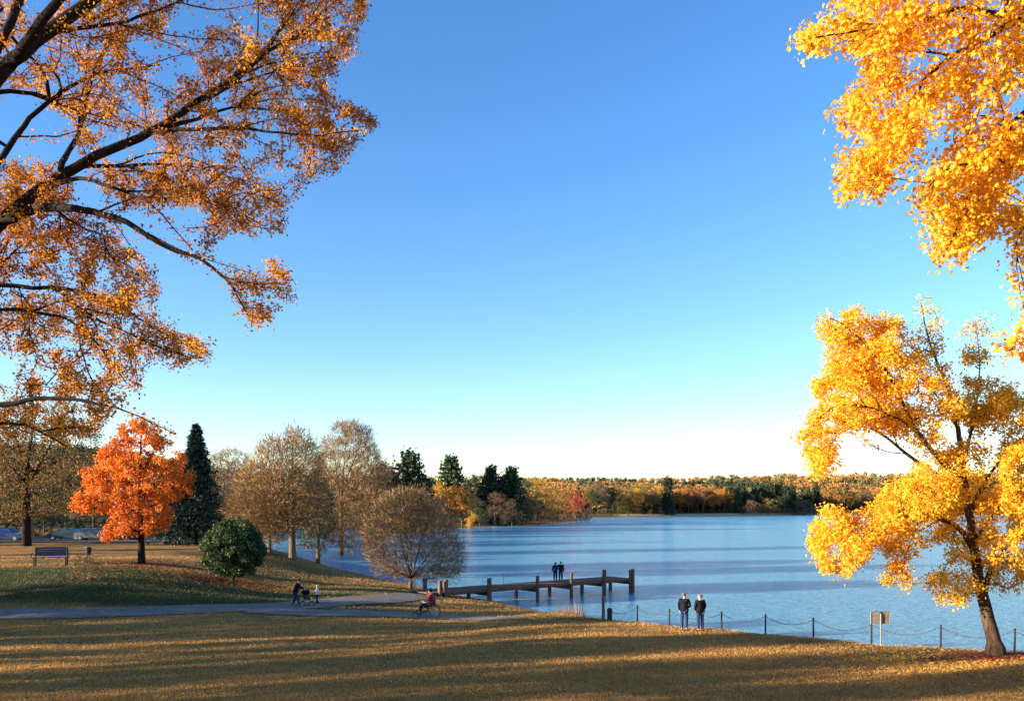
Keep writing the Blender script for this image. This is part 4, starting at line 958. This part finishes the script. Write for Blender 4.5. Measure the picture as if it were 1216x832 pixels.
MB().tube([(0, 0, 0), (0, 0, .9)], [.022, .015], 6).ball((0, 0, .9), .03, 8, 6).build('pole', M['metal_dark'])
po = bpy.data.objects['pole']; po.name = 'thin_pole'; po.location = (p_[0], p_[1], DZ); tag(po, 'thin dark pole standing upright on the pier deck between two posts', 'pole')
# wooden stake and bollard on the bank
g1 = G(716, 735.5)
MB().tube([(0, 0, -.4), (.02, 0, .5), (0, .01, 1.25)], [.09, .085, .07], 8).build('mooring_stake', M['wood'])
o = bpy.data.objects['mooring_stake']; o.location = g1; tag(o, 'slim dark wooden stake at the bank just left of the black bollard', 'stake')
g2 = G(724, 735.5)
e = empty('bollard', g2); tag(e, 'squat black bollard at the start of the chain fence', 'bollard')
MB().tube([(0, 0, -.2), (0, 0, .42), (0, 0, .5)], [.14, .13, .15], 14).build('post', M['metal_dark'], e)
MB().ball((0, 0, .55), (.15, .15, .11), 14, 8).build('cap', M['metal_dark'], e)

# ---------------------------------------------------------------- chain fence
fp = [(757, 738, .85), (795, 741, .85), (857, 747.5, .86), (909, 752, .90), (966, 756.5, .90), (1035, 762, .92), (1117, 767.5, .95), (1204.5, 774, .95), (1300, 781, .95)]
fb = []
for px, py, hh in fp:
    ds = np.arange(30, 60, .05); hh_ = height((px - CX) / F * ds, ds); pv_ = (CAMZ - hh_) / ds; ok = lake_sd((px - CX) / F * ds, ds) > 0; d = float(ds[np.argmin(np.where(ok, pv_, 9))]) - .12; X = (px - CX) / F * d
    fb.append((Vector((X, d, hz(X, d))), hh))
e = empty('chain_fence', fb[0][0]); tag(e, 'low chain fence on thin dark posts along the edge of the bank', 'fence')
o0 = fb[0][0]
for p_, hh in fb:
    r_ = p_ - o0; tl = random.uniform(-.03, .03)
    mb = MB().tube([r_ + Vector((0, 0, -.4)), r_ + Vector((tl, 0, hh))], [.045, .04], 8); mb.ball(r_ + Vector((tl, 0, hh)), (.055, .055, .04), 8, 6); mb.build('post', M['metal_dark'], e)
tops = [(g2 + Vector((.1, 0, .45)), 0)] + [(p_ + Vector((0, 0, hh - .06)), hh) for p_, hh in fb]
for (a, _), (b_, _) in zip(tops[:-1], tops[1:]):
    for dz, sag, rr in ((0, .42, .017),):
        mb = MB(); L_ = (b_ - a).length; n_ = int(L_ / .085); pv = None
        for k in range(n_ + 1):
            t = k / n_; p_ = a.lerp(b_, t) + Vector((0, 0, dz - sag * 4 * t * (1 - t) * min(1, L_ / 3))) - o0
            if pv is not None:
                md = (p_ + pv) / 2; dv = (p_ - pv); sd_ = dv.cross(Vector((0, 0, 1)) if k % 2 else Vector((1, .5, 0)) ).normalized() * .022
                mb.tube([pv - dv * .2, md + sd_, p_ + dv * .2, md - sd_], .009, 4, close=True)
            pv = p_
        mb.build('chain', M['chain'], e)

# ---------------------------------------------------------------- sign (seen from behind)
g3 = G(1046, 766); k_ = g3.y / F
e = empty('information_sign', g3, 0); tag(e, 'square two panel notice board on a pale pole seen from behind by the chain fence', 'sign')
MB().box((0, 0, .60), (.055, .05, 1.6), bev=.01).build('pole', M['sign_frame'], e)
wS, hS = 22 * k_, 13.5 * k_; zc = (766 - 733) * k_
MB().box((-wS / 4 - .004, .05, zc), (wS / 2 - .02, .03, hS), bev=.006).build('panel', M['sign_back'], e)
MB().box((wS / 4 + .004, .05, zc), (wS / 2 - .02, .03, hS * .97), bev=.006).build('panel', plain('brown_sign_metal', (.22, .17, .135), .6, .35, 12), e)
mb = MB()
for x, z, sx, sz in ((0, zc + hS / 2 + .015, wS + .06, .04), (0, zc - hS / 2 - .015, wS + .06, .04), (-wS / 2 - .012, zc, .035, hS), (wS / 2 + .012, zc, .035, hS)): mb.box((x, .045, z), (sx, .05, sz), bev=.006)
mb.build('frame', M['sign_frame'], e)
MB().box((0, 0.02, zc), (.05, .03, hS * .98), bev=.005).build('bracket', M['metal_dark'], e)

# ---------------------------------------------------------------- bench
g4 = G(60, 671.5); k_ = g4.y / F; bw = 36 * k_
e = empty('park_bench', g4, R(18)); tag(e, 'wide blue grey park bench on the crest of the left lawn', 'bench')
e.scale = (1.3, 1.3, 1.3); bw = bw * 1.12 / 1.3
mb = MB()
for i in range(4): mb.box((0, -.18 + i * .125, .46), (bw, .11, .035), bev=.01)
mb.build('seat', M['bench'], e)
mb = MB(); rt = Matrix.Rotation(R(-12), 3, 'X')
for i in range(4): mb.box((-.02 * bw, .30 + i * .03, .58 + i * .125), (bw * .82, .03, .112), rt, .01)
mb.build('backrest', M['bench'], e)
for sx in (-.42, .42):
    for y, zt in ((-.18, .45), (.28, .98)):
        MB().tube([(sx * bw, y, -.1), (sx * bw, y + (.08 if zt > .5 else 0), zt)], .035, 8).build('leg', M['metal_dark'], e)
    MB().tube([(sx * bw * 1.16, -.2, .44), (sx * bw * 1.16, -.2, .66), (sx * bw * 1.16, .28, .68)], .025, 8).build('armrest', M['metal_dark'], e)
for sx in (-.2, .2): MB().tube([(sx * bw, -.16, .43), (sx * bw, .26, .43)], .025, 6).build('brace', M['metal_dark'], e)

# litter bin right of the bench
g5 = G(105, 660); e = empty('litter_bin', g5); tag(e, 'small dark litter bin with a pale rim behind the twiggy shrub', 'bin')
MB().tube([(0, 0, .1), (0, 0, .75)], [.20, .25], 16).build('bin_body', M['metal_dark'], e)
MB().tube([(.26 * math.cos(a * .3927), .26 * math.sin(a * .3927), .76) for a in range(16)], .03, 6, close=True).build('rim', M['sign_frame'], e)
MB().tube([(.0, .2, -.1), (.0, .24, 1.25)], .025, 8).build('post', M['metal_dark'], e)

# ---------------------------------------------------------------- people
def skin_part(name, joints, edges, mat, parent, root=0, sub=1):
    """joints: list of (x,y,z,r)"""
    me = bpy.data.meshes.new(name); me.from_pydata([j[:3] for j in joints], edges, [])
    o = link(name, me, mat, parent)
    md = o.modifiers.new('skin', 'SKIN'); md.use_smooth_shade = True
    sv_ = me.skin_vertices[0].data
    for i, j in enumerate(joints):
        r_ = j[3] if hasattr(j[3], '__len__') else (j[3], j[3]); sv_[i].radius = r_; sv_[i].use_root = (i == root)
    s = o.modifiers.new('sub', 'SUBSURF'); s.levels = sub; s.render_levels = sub
    return o
def person(loc, rz, H, pose, label, top, legs, hair, coat_low=True, name='person', cat='person', seated=False, hat=None, long_hair=False, group=None):
    s = H / 1.75
    e = empty(name, loc, rz); e.scale = (s, s, s); tag(e, label, cat, group)
    J = dict(pel=(0, 0, .95), waist=(0, 0, 1.10), chest=(0, 0, 1.32), neck=(0, .005, 1.47), head=(0, .02, 1.60), crown=(0, .01, 1.70),
             sl=(.19, 0, 1.41), sr=(-.19, 0, 1.41), el=(.25, -.02, 1.13), er=(-.25, -.02, 1.13), wl=(.24, .06, .90), wr=(-.24, .06, .90),
             hl=(.095, 0, .90), hr=(-.095, 0, .90), kl=(.10, .01, .50), kr=(-.10, .01, .50), al=(.105, -.02, .09), ar=(-.105, -.02, .09), tl=(.115, .14, .03), tr=(-.115, .14, .03))
    J.update(pose)
    names = []; pts = []; ed = []
    def add(n, r_, parent=None, p=None):
        names.append(n); pts.append((*(p if p is not None else J[n]), r_))
        if parent is not None: ed.append((names.index(parent), len(names) - 1))
    add('pel', (.14, .10)); add('waist', (.125, .09), 'pel'); add('chest', (.15, .10), 'waist'); add('neck', .05, 'chest'); 
    hd = Vector(J['head']); add('head', (.075, .09), 'neck'); add('crown', (.07, .085), 'head')
    fwd = (Vector((0, 1, 0)) if 'face' not in J else Vector(J['face']))
    add('nose', .016, 'head', tuple(hd + fwd * .105 + Vector((0, 0, -.01))))
    for sd, sg in (('l', 1), ('r', -1)):
        add('s' + sd, .062, 'chest'); add('e' + sd, .042, 's' + sd); add('w' + sd, .026, 'e' + sd)
        ew = (Vector(J['w' + sd]) - Vector(J['e' + sd])).normalized(); wv_ = Vector(J['w' + sd])
        add('p' + sd, (.036, .02), 'w' + sd, tuple(wv_ + ew * .07))
        sx = Vector((0, 1, 0)) if abs(ew.y) < .8 else Vector((1, 0, 0))
        for f_ in range(4):
            add('f%s%d' % (sd, f_), .009, 'p' + sd, tuple(wv_ + ew * (.155 - .012 * abs(f_ - 1.2)) + sx * (.027 - f_ * .018) + Vector((-sg * .01, 0, 0))))
        add('th' + sd, .010, 'w' + sd, tuple(wv_ + ew * .07 + sx * .05))
        add('h' + sd, .085, 'pel'); add('k' + sd, .058, 'h' + sd); add('a' + sd, .036, 'k' + sd); add('t' + sd, .032, 'a' + sd)
    skin_part('body', pts, ed, M['skin'], e)
    # jacket
    def jp(n, r_): return (*J[n], r_)
    jk = [jp('waist', (.19, .15)), jp('chest', (.205, .15)), (*(Vector(J['chest']).lerp(Vector(J['neck']), .7)), (.10, .10)), jp('pel', (.195, .155))]
    je = [(0, 1), (1, 2), (0, 3)]
    if coat_low and not seated: jk.append((0, 0, .80, (.20, .16))); je.append((3, 4))
    for sd in 'lr':
        b_ = len(jk); jk += [jp('s' + sd, .080), jp('e' + sd, .062), (*(Vector(J['e' + sd]).lerp(Vector(J['w' + sd]), .95)), .048)]; je += [(1, b_), (b_, b_ + 1), (b_ + 1, b_ + 2)]
    skin_part('jacket', jk, je, top, e)
    tj = [(*(Vector(J['pel']) + Vector((0, 0, .02))), (.155, .12))]; te = []
    for sd in 'lr':
        b_ = len(tj); kn = Vector(J['k' + sd]); an = Vector(J['a' + sd])
        tj += [jp('h' + sd, .105), jp('k' + sd, .082), (*(kn.lerp(an, .93)), .064)]; te += [(0, b_), (b_, b_ + 1), (b_ + 1, b_ + 2)]
    skin_part('trousers', tj, te, legs, e)
    for sd in 'lr':
        a_ = Vector(J['a' + sd]); t_ = Vector(J['t' + sd])
        skin_part('shoe', [(*(a_ + Vector((0, -.03, -.03))), .05), (*(a_.lerp(t_, .5) + Vector((0, 0, -.01))), .048), (*t_, .04)], [(0, 1), (1, 2)], M['rubber'] if not J.get('white_shoes') else M['white_cloth'], e)
    hb = hd - fwd * .018 + Vector((0, 0, .045))
    mb = MB().ball(hb, (.088, .10, .095), 14, 10)
    if long_hair: mb.ball(hb - fwd * .03 + Vector((0, 0, -.13)), (.085, .06, .15), 12, 8)
    if hat: 
        mb.build('hair', hair, e, True)
        MB().ball(hb + Vector((0, 0, .03)), (.105, .12, .095), 14, 10).box(hb + fwd * .12 + Vector((0, 0, .02)), (.15, .12, .015), bev=.005).build('cap', hat, e, True)
    else: mb.build('hair', hair, e, True)
    return e
gA = G(812.5, 748.5); gB = G(831.5, 749.5)
person(gA, R(-25), 1.90, dict(face=(.75, .6, 0), wl=(.10, .24, 1.04), el=(.27, .04, 1.13), wr=(-.21, .04, .90), er=(-.24, -.04, 1.14)), 'left man of the talking pair by the chain fence, black jacket and blue jeans', M['black_cloth'], M['denim'], M['hair_grey'])
person(gB, R(12), 1.86, dict(face=(-.85, .5, 0), wl=(.19, .12, .95), wr=(-.19, .12, .95), el=(.255, -.01, 1.15), er=(-.255, -.01, 1.15), tl=(.13, .13, .03)), 'right man of the talking pair by the chain fence, long black coat and jeans', M['black_cloth'], M['denim'], M['hair_grey'])
sP = along(674); cP = pA + u * sP + v * 1.2
person((cP[0] - .22, cP[1], DZ + .01), R(10), 1.62, dict(wl=(.12, .2, 1.0), er=(-.26, .05, 1.15)), 'left one of the couple standing close together on the pier, long dark hair', M['navy'], M['black_cloth'], M['hair'], long_hair=True, coat_low=False)
person((cP[0] + .24, cP[1] + .06, DZ + .01), R(-12), 1.68, dict(wr=(-.2, .15, 1.1), er=(-.3, .05, 1.2)), 'right one of the couple standing close together on the pier, dark jacket', M['black_cloth'], M['denim'], M['hair'], coat_low=True)
# walkers on the path (local +Y is forward; turned to face right)
gC = G(351, 720)
person(gC, R(-82), 1.78, dict(chest=(0, .10, 1.30), neck=(0, .17, 1.44), head=(0, .22, 1.55), crown=(0, .22, 1.65), sl=(.19, .11, 1.38), sr=(-.19, .11, 1.38), waist=(0, .03, 1.1), el=(.24, .26, 1.15), er=(-.24, .26, 1.15), wl=(.2, .50, 1.05), wr=(-.2, .50, 1.05), kl=(.1, .16, .5), al=(.1, .22, .09), tl=(.11, .38, .03), ar=(-.1, -.22, .11), tr=(-.11, -.08, .03), kr=(-.1, -.02, .5)),
       'man in a dark jacket and jeans leaning forward on the path behind the pushchair', M['black_cloth'], M['denim'], M['hair'])
gD = G(376.5, 718.5)
person(gD, R(-75), 1.28, dict(face=(.2, .95, 0), wl=(.15, .3, 1.1), el=(.22, .1, 1.15), wr=(-.15, .32, 1.05), al=(.1, .12, .09), tl=(.11, .28, .03), ar=(-.1, -.12, .1), tr=(-.11, .02, .03), white_shoes=True),
       'child in a white top and navy trousers on the path in front of the pushchair', M['white_cloth'], M['navy'], plain('blond_hair', (.5, .38, .22), .6), coat_low=False)
def wheel(parent, c, r_, tr=.02, spokes=14, hand=False):
    mb = MB(); n_ = 24
    mb.tube([(c[0], c[1] + r_ * math.cos(2 * math.pi * i / n_), c[2] + r_ * math.sin(2 * math.pi * i / n_)) for i in range(n_)], tr, 6, close=True)
    t_ = mb.build('wheel', M['rubber'], parent, True)
    mb = MB()
    mb.tube([(c[0], c[1] + (r_ - tr) * math.cos(2 * math.pi * i / n_), c[2] + (r_ - tr) * math.sin(2 * math.pi * i / n_)) for i in range(n_)], tr * .6, 6, close=True)
    for i in range(spokes):
        a = 2 * math.pi * i / spokes; mb.tube([c, (c[0], c[1] + r_ * .96 * math.cos(a), c[2] + r_ * .96 * math.sin(a))], .006, 4)
    mb.tube([(c[0] - .03, c[1], c[2]), (c[0] + .03, c[1], c[2])], .03, 8); mb.build('rim', M['chrome'], t_)
# pushchair
gE = G(363.5, 719.5); e = empty('pushchair', gE, R(-82)); tag(e, 'dark pushchair between the man in jeans and the child in white', 'pushchair')
for x in (-.24, .24):
    wheel(e, (x, .34, .13), .12, .022, 8); wheel(e, (x, -.24, .15), .14, .022, 8)
mb = MB()
for x in (-.22, .22): mb.tube([(x, .36, .15), (x, .0, .55), (x, -.42, 1.02), (x, -.50, 1.06)], .016, 6); mb.tube([(x, -.24, .15), (x, .05, .6)], .016, 6)
mb.tube([(-.22, -.50, 1.06), (.22, -.50, 1.06)], .02, 8); mb.build('frame', M['metal_dark'], e)
MB().box((0, .08, .46), (.40, .38, .06), bev=.03).box((0, -.14, .68), (.40, .06, .46), Matrix.Rotation(R(20), 3, 'X'), .03).box((0, .36, .30), (.36, .14, .04), bev=.01).build('seat', M['navy'], e)
MB().ball((0, -.02, .86), (.23, .27, .17), 14, 8).build('hood', M['black_cloth'], e, True)
# wheelchair and its rider, facing left
gF = G(509, 733); K = 1.12
e = empty('wheelchair', gF, R(86)); e.scale = (K, K, K); tag(e, 'wheelchair with dark frame and large rear wheels at the edge of the path', 'wheelchair')
for x in (-.30, .30):
    wheel(e, (x, -.26, .31), .30, .02, 16); wheel(e, (x * .85, .62, .16), .15, .025, 8)
mb = MB()
for x in (-.24, .24):
    mb.tube([(x, -.26, .31), (x, -.26, .52), (x, -.30, 1.0), (x, -.42, 1.02)], .016, 8); mb.tube([(x, -.28, .52), (x, .22, .52), (x, .42, .42), (x, .62, .17)], .016, 8); mb.tube([(x, .0, .52), (x, .15, .3), (x, .62, .17)], .014, 6)
    mb.tube([(x, -.26, .31), (x, .3, .31)], .014, 6)
mb.tube([(-.24, -.26, .31), (.24, .1, .52)], .012, 6).tube([(.24, -.26, .31), (-.24, .1, .52)], .012, 6); mb.build('frame', M['metal_dark'], e)
MB().box((0, -.02, .55), (.46, .46, .06), bev=.025).build('seat', M['black_cloth'], e)
MB().box((0, -.29, .82), (.46, .05, .44), Matrix.Rotation(R(-5), 3, 'X'), .02).build('backrest', M['black_cloth'], e)
for x in (-.27, .27):
    MB().box((x, -.04, .78), (.05, .34, .035), bev=.012).build('armrest', M['rubber'], e)
    MB().box((x * .5, .56, .16), (.16, .2, .02), bev=.006).build('footrest', M['metal_dark'], e)
    MB().tube([(x * .9, -.36, 1.02), (x * .9, -.50, 1.02)], .022, 8).build('handle', M['rubber'], e)
person(gF + Vector((.0, 0, 0)), R(86), 1.75 * K, dict(pel=(0, -.14, .68), waist=(0, -.15, .84), chest=(0, -.14, 1.06), neck=(0, -.10, 1.20), head=(0, -.07, 1.33), crown=(0, -.08, 1.43),
        sl=(.19, -.12, 1.14), sr=(-.19, -.12, 1.14), el=(.25, .02, .90), er=(-.25, .02, .90), wl=(.10, .24, .86), wr=(-.08, .26, .86),
        hl=(.10, -.06, .66), hr=(-.10, -.06, .66), kl=(.12, .34, .66), kr=(-.12, .34, .66), al=(.11, .46, .26), ar=(-.11, .46, .26), tl=(.11, .62, .20), tr=(-.11, .62, .20)),
       'person in a red top and dark blue cap seated in the wheelchair', plain('dark_red_jacket_cloth', (.26, .03, .035), .8), M['black_cloth'], M['hair'], seated=True, hat=M['navy'])
# pale blanket/bag across the lap
mb = MB().ball((0, .12, .78), (.24, .22, .07), 14, 8, Matrix.Rotation(R(8), 3, 'X')); o = mb.build('lap_blanket', M['white_cloth'], None, True)
o.location = gF; o.rotation_euler = (0, 0, R(86)); o.scale = (K, K, K); tag(o, 'pale folded blanket on the lap of the wheelchair rider', 'blanket')

# ---------------------------------------------------------------- parked cars
def car(loc, rz, paint, label, van=False):
    e = empty('parked_car', loc, rz); tag(e, label, 'car', 'cars parked behind the left lawn')
    L_, Wd = 4.3, 1.75
    prof = [(-2.15, .35), (-2.13, .75), (-1.95, .95), (-1.55, 1.02), (-1.05, 1.42), (-.2, 1.48), (.55, 1.42), (1.1, 1.02), (1.85, .88), (2.12, .68), (2.15, .35), (1.75, .28), (-1.75, .28)]
    vs = []; fs = []; n_ = len(prof)
    for y, k in ((-Wd / 2, .94), (-Wd / 2 + .09, 1), (Wd / 2 - .09, 1), (Wd / 2, .94)):
        for x, z in prof: ins = .13 if z > 1.1 else 0; vs.append((x * (.985 if k < 1 else 1), y + (ins if y < 0 else -ins), .28 + (z - .28) * (.985 if k < 1 else 1)))
    for r_ in range(3):
        for i in range(n_): j = (i + 1) % n_; fs.append((r_ * n_ + i, r_ * n_ + j, (r_ + 1) * n_ + j, (r_ + 1) * n_ + i))
    fs += [tuple(range(n_))[::-1], tuple(range(3 * n_, 4 * n_))]
    mb = MB(); mb.add(vs, fs); mb.build('body', paint, e)
    for sg in (-1, 1):
        y = sg * (Wd / 2 - .12)
        mb = MB(); mb.add([(-1.3, y, 1.05), (-.95, y, 1.36), (-.28, y, 1.41), (-.28, y, 1.05), (-1.3, y + sg * .012 + sg * .05, 1.05), (-.95, y + sg * .012, 1.36), (-.28, y + sg * .012, 1.41), (-.28, y + sg * .06, 1.05)], [(0, 1, 2, 3), (4, 5, 6, 7), (0, 4, 5, 1), (1, 5, 6, 2), (2, 6, 7, 3), (3, 7, 4, 0)]); mb.build('side_window', M['glass'], e)
        mb = MB(); mb.add([(-.2, y, 1.05), (-.2, y, 1.41), (.5, y, 1.36), (.92, y, 1.05), (-.2, y + sg * .06, 1.05), (-.2, y + sg * .012, 1.41), (.5, y + sg * .012, 1.36), (.92, y + sg * .06, 1.05)], [(0, 1, 2, 3), (4, 5, 6, 7), (0, 4, 5, 1), (1, 5, 6, 2), (2, 6, 7, 3), (3, 7, 4, 0)]); mb.build('side_window', M['glass'], e)
        for x in (-1.35, 1.35):
            w_ = MB().tube([(x, sg * (Wd / 2 - .2), .32), (x, sg * (Wd / 2 + .01), .32)], .32, 18).build('wheel', M['rubber'], e)
            MB().tube([(x, sg * (Wd / 2 + .005), .32), (x, sg * (Wd / 2 + .02), .32)], .19, 14).build('rim', M['chrome'], w_)
        MB().ball((2.08, sg * .62, .68), (.06, .16, .08), 10, 6).build('headlight', M['lamp'], e)
        MB().ball((-2.1, sg * .66, .78), (.05, .13, .08), 10, 6).build('tail_light', M['red_cloth'], e)
    MB().add([(.60, -.62, 1.42), (.60, .62, 1.42), (1.12, .68, 1.04), (1.12, -.68, 1.04), (.64, -.62, 1.44), (.64, .62, 1.44), (1.15, .68, 1.06), (1.15, -.68, 1.06)], [(0, 1, 2, 3), (4, 5, 6, 7), (0, 1, 5, 4), (1, 2, 6, 5), (2, 3, 7, 6), (3, 0, 4, 7)])
    mb = MB(); mb.add([(.60, -.62, 1.42), (.60, .62, 1.42), (1.12, .68, 1.04), (1.12, -.68, 1.04), (.64, -.62, 1.44), (.64, .62, 1.44), (1.15, .68, 1.06), (1.15, -.68, 1.06)], [(0, 1, 2, 3), (4, 5, 6, 7), (0, 1, 5, 4), (1, 2, 6, 5), (2, 3, 7, 6), (3, 0, 4, 7)]); mb.build('windscreen', M['glass'], e)
    return e
for px, d, paint, lb, rz in ((8, 100.5, 'car_blue', 'blue car parked at the far left edge behind the half bare tree', 4), (80, 103, 'car_dark', 'dark teal car parked behind the lawn to the right of the half bare tree', 184), (112, 102.5, 'car_silver', 'silver car parked in the shade left of the flame orange maple', 2), (147, 104, 'car_dark', 'dark teal car parked directly behind the flame orange maple', 182)):
    X = (px - CX) / F * d; car((X, d, hz(X, d) + .05), R(rz), M[paint], lb)

# ---------------------------------------------------------------- white cottage on the far shore
d = 772; X = (985 - CX) / F * d; e = empty('cottage', (X, d, hz(X, d)), R(20)); tag(e, 'tiny white cottage among dark trees on the far shore', 'house')
MB().box((0, 0, 1.4), (7, 5, 2.9), bev=.03).build('wall', M['wall_white'], e)
mb = MB(); mb.add([(-3.9, -3, 2.8), (3.9, -3, 2.8), (3.9, 3, 2.8), (-3.9, 3, 2.8), (-3.9, 0, 4.7), (3.9, 0, 4.7)], [(0, 1, 5, 4), (2, 3, 4, 5), (1, 2, 5), (3, 0, 4), (3, 2, 1, 0)]); mb.build('roof', M['sign_frame'], e)
for x in (-2, 2): MB().box((x, -2.53, 1.6), (1.1, .08, 1.1)).build('window', M['glass'], e)
MB().box((0, -2.53, 1.05), (.95, .08, 2.0)).build('door', M['wood'], e)

# ---------------------------------------------------------------- grass, fallen leaves, reeds
gr = np.random.default_rng(77)
n_ = 650000
py = gr.uniform(660, 840, n_); px = gr.uniform(-30, 1246, n_)
# unproject onto the terrain by a few fixed-point steps
d = (CAMZ - 1.5) / (py - HY) * F
for _ in range(14):
    X = (px - CX) / F * d; d = .5 * d + .5 * (CAMZ - height(X, d)) / (py - HY) * F
X = (px - CX) / F * d; Z = height(X, d); sd = lake_sd(X, d)
def path_mask(X, Y):
    m_ = np.zeros(len(X), bool)
    for PL in (PA, PB):
        for (x0, y0, w0), (x1, y1, w1) in zip(PL[:-1], PL[1:]):
            ex, ey = x1 - x0, y1 - y0; t = np.clip(((X - x0) * ex + (Y - y0) * ey) / (ex * ex + ey * ey), 0, 1)
            m_ |= np.hypot(X - x0 - t * ex, Y - y0 - t * ey) < (w0 + (w1 - w0) * t) / 2 - .1
    return m_
patch = vnoise(X / 1.1, d / 1.1, 5) * .6 + vnoise(X / .35, d / .35, 6) * .4
k = (sd > .25) & (Z < CAMZ) & ~path_mask(X, d) & (d < 100) & (abs(CAMZ - (py - HY) / F * d - Z) < .15) & (patch > gr.uniform(.1, .55, n_))
X, Y, Z = X[k], d[k], Z[k]; m_ = len(X)
hgt = .040 * gr.uniform(.5, 1.5, m_) * (1 + Y / 90); a = gr.uniform(0, 6.28, m_); wd = .0065 * (1 + Y / 45) * gr.uniform(.7, 1.4, m_)
ln = gr.normal(0, .5, (m_, 2)) * hgt[:, None]
v0 = np.stack([X - np.cos(a) * wd, Y - np.sin(a) * wd, Z - .01], 1); v1 = np.stack([X + np.cos(a) * wd, Y + np.sin(a) * wd, Z - .01], 1); v2 = np.stack([X + ln[:, 0], Y + ln[:, 1], Z + hgt], 1)
vv = np.stack([v0, v1, v2], 1).reshape(-1, 3)
gg = np.clip(greenness(X, Y) + .22 * ss((vnoise(X / 4, Y / 4, 15) - .55) * 5) * .6 - .03 + gr.normal(0, .09, m_), 0, 1)
tag(link('grass', mesh_np('grass', vv, np.arange(m_ * 3), np.full(m_, 3), {'rnd': np.repeat(gr.random(m_), 3), 'green': np.repeat(gg, 3)}), M['grass']), 'short dry golden and green grass of the park lawn', 'grass', kind='stuff')
def scatter_leaves(name, cx_, cy_, sx, sy, n_, size, mat, label):
    x = gr.normal(cx_, sx, n_); y = gr.normal(cy_, sy, n_); k = (lake_sd(x, y) > .4); x, y = x[k], y[k]
    c = np.stack([x, y, height(x, y) + gr.uniform(.02, .07, len(x))], 1); lv, lf, lt, lr = leaves_geo(c, size, LEAF_STAR, 0, gr)
    cz = np.repeat(c[:, 2], 8); lv[:, 2] = cz + (lv[:, 2] - cz) * .35
    return tag(link(name, mesh_np(name, lv, lf, lt, {'rnd': lr}), mat), label, 'leaves', kind='stuff')
red = leaf_mat('red_fallen_leaves', [(0, (.10, .015, .012)), (.5, (.26, .045, .02)), (1, (.44, .13, .04))], .2, .3, .8)
mixl = leaf_mat('brown_fallen_leaves', [(0, (.12, .05, .02)), (.45, (.38, .16, .03)), (.8, (.75, .42, .05)), (1, (.85, .6, .12))], .2, .3, .8)
scatter_leaves('fallen_leaves', b3.x - .3, b3.y - .35, 1.15, .42, 4500, .09, red, 'carpet of red fallen leaves round the foot of the golden tree')
scatter_leaves('fallen_leaves', b3.x - 1.5, b3.y - 1.6, 3.6, 1.6, 3500, .10, leaf_mat('yellow_fallen_leaves', [(0, (.35, .13, .02)), (.5, (.6, .32, .03)), (1, (.85, .55, .06))], .2, .3, .8), 'loose yellow fallen leaves thinning out over the grass around the golden tree')
scatter_leaves('fallen_leaves', b4.x, b4.y, 2.2, 2.2, 1500, .12, red, 'scatter of red fallen leaves under the flame orange maple')
gbush = G(280, 691); scatter_leaves('fallen_leaves', gbush.x, gbush.y, 2.0, 1.2, 1500, .11, red, 'ring of reddish fallen leaves under the rounded green shrub')
n_ = 42000; y = gr.uniform(24, 62, n_); x = gr.uniform(-.63, .63, n_) * y; k = (lake_sd(x, y) > .5) & (vnoise(x / 3, y / 3, 44) > gr.uniform(.2, .9, n_)); x, y = x[k], y[k]
c = np.stack([x, y, height(x, y) + .04], 1); lv, lf, lt, lr = leaves_geo(c, .085, LEAF_STAR, 0, gr); cz = np.repeat(c[:, 2], 8); lv[:, 2] = cz + (lv[:, 2] - cz) * .4
tag(link('fallen_leaves', mesh_np('fallen_leaves', lv, lf, lt, {'rnd': lr}), mixl), 'brown and yellow fallen leaves scattered over the foreground lawn', 'leaves', kind='stuff')
# reeds and rusty weeds at the water edge below the pier
xs, ys = [], []
while len(xs) < 900:
    t = gr.random(); px = 640 + 55 * t; x = None
    g = G(px, 725 + 6 * t + gr.uniform(-5, 2)); s_ = float(lake_sd(np.array([g.x]), np.array([g.y]))[0])
    if s_ < 1.6: xs.append(g.x + gr.normal(0, .1)); ys.append(g.y + gr.normal(0, .2))
xs, ys = np.array(xs), np.array(ys); zs = height(xs, ys); hh = gr.uniform(.2, .6, len(xs)) * np.where(np.abs(CX + xs / ys * F - 686) < 5, 1.7, 1); aa = gr.uniform(0, 6.28, len(xs))
v0 = np.stack([xs - .02 * np.cos(aa), ys - .02 * np.sin(aa), zs - .05], 1); v1 = np.stack([xs + .02 * np.cos(aa), ys + .02 * np.sin(aa), zs - .05], 1); v2 = np.stack([xs + gr.normal(0, .12, len(xs)), ys + gr.normal(0, .12, len(xs)), np.maximum(zs, -.1) + hh], 1)
tag(link('reeds', mesh_np('reeds', np.stack([v0, v1, v2], 1).reshape(-1, 3), np.arange(len(xs) * 3), np.full(len(xs), 3), {'rnd': np.repeat(gr.random(len(xs)), 3)}),
         leaf_mat('rusty_reeds', [(0, (.2, .08, .04)), (1, (.42, .2, .1))], .3, .2)), 'rusty brown weeds and reeds at the water edge in front of the pier', 'reeds', kind='stuff')
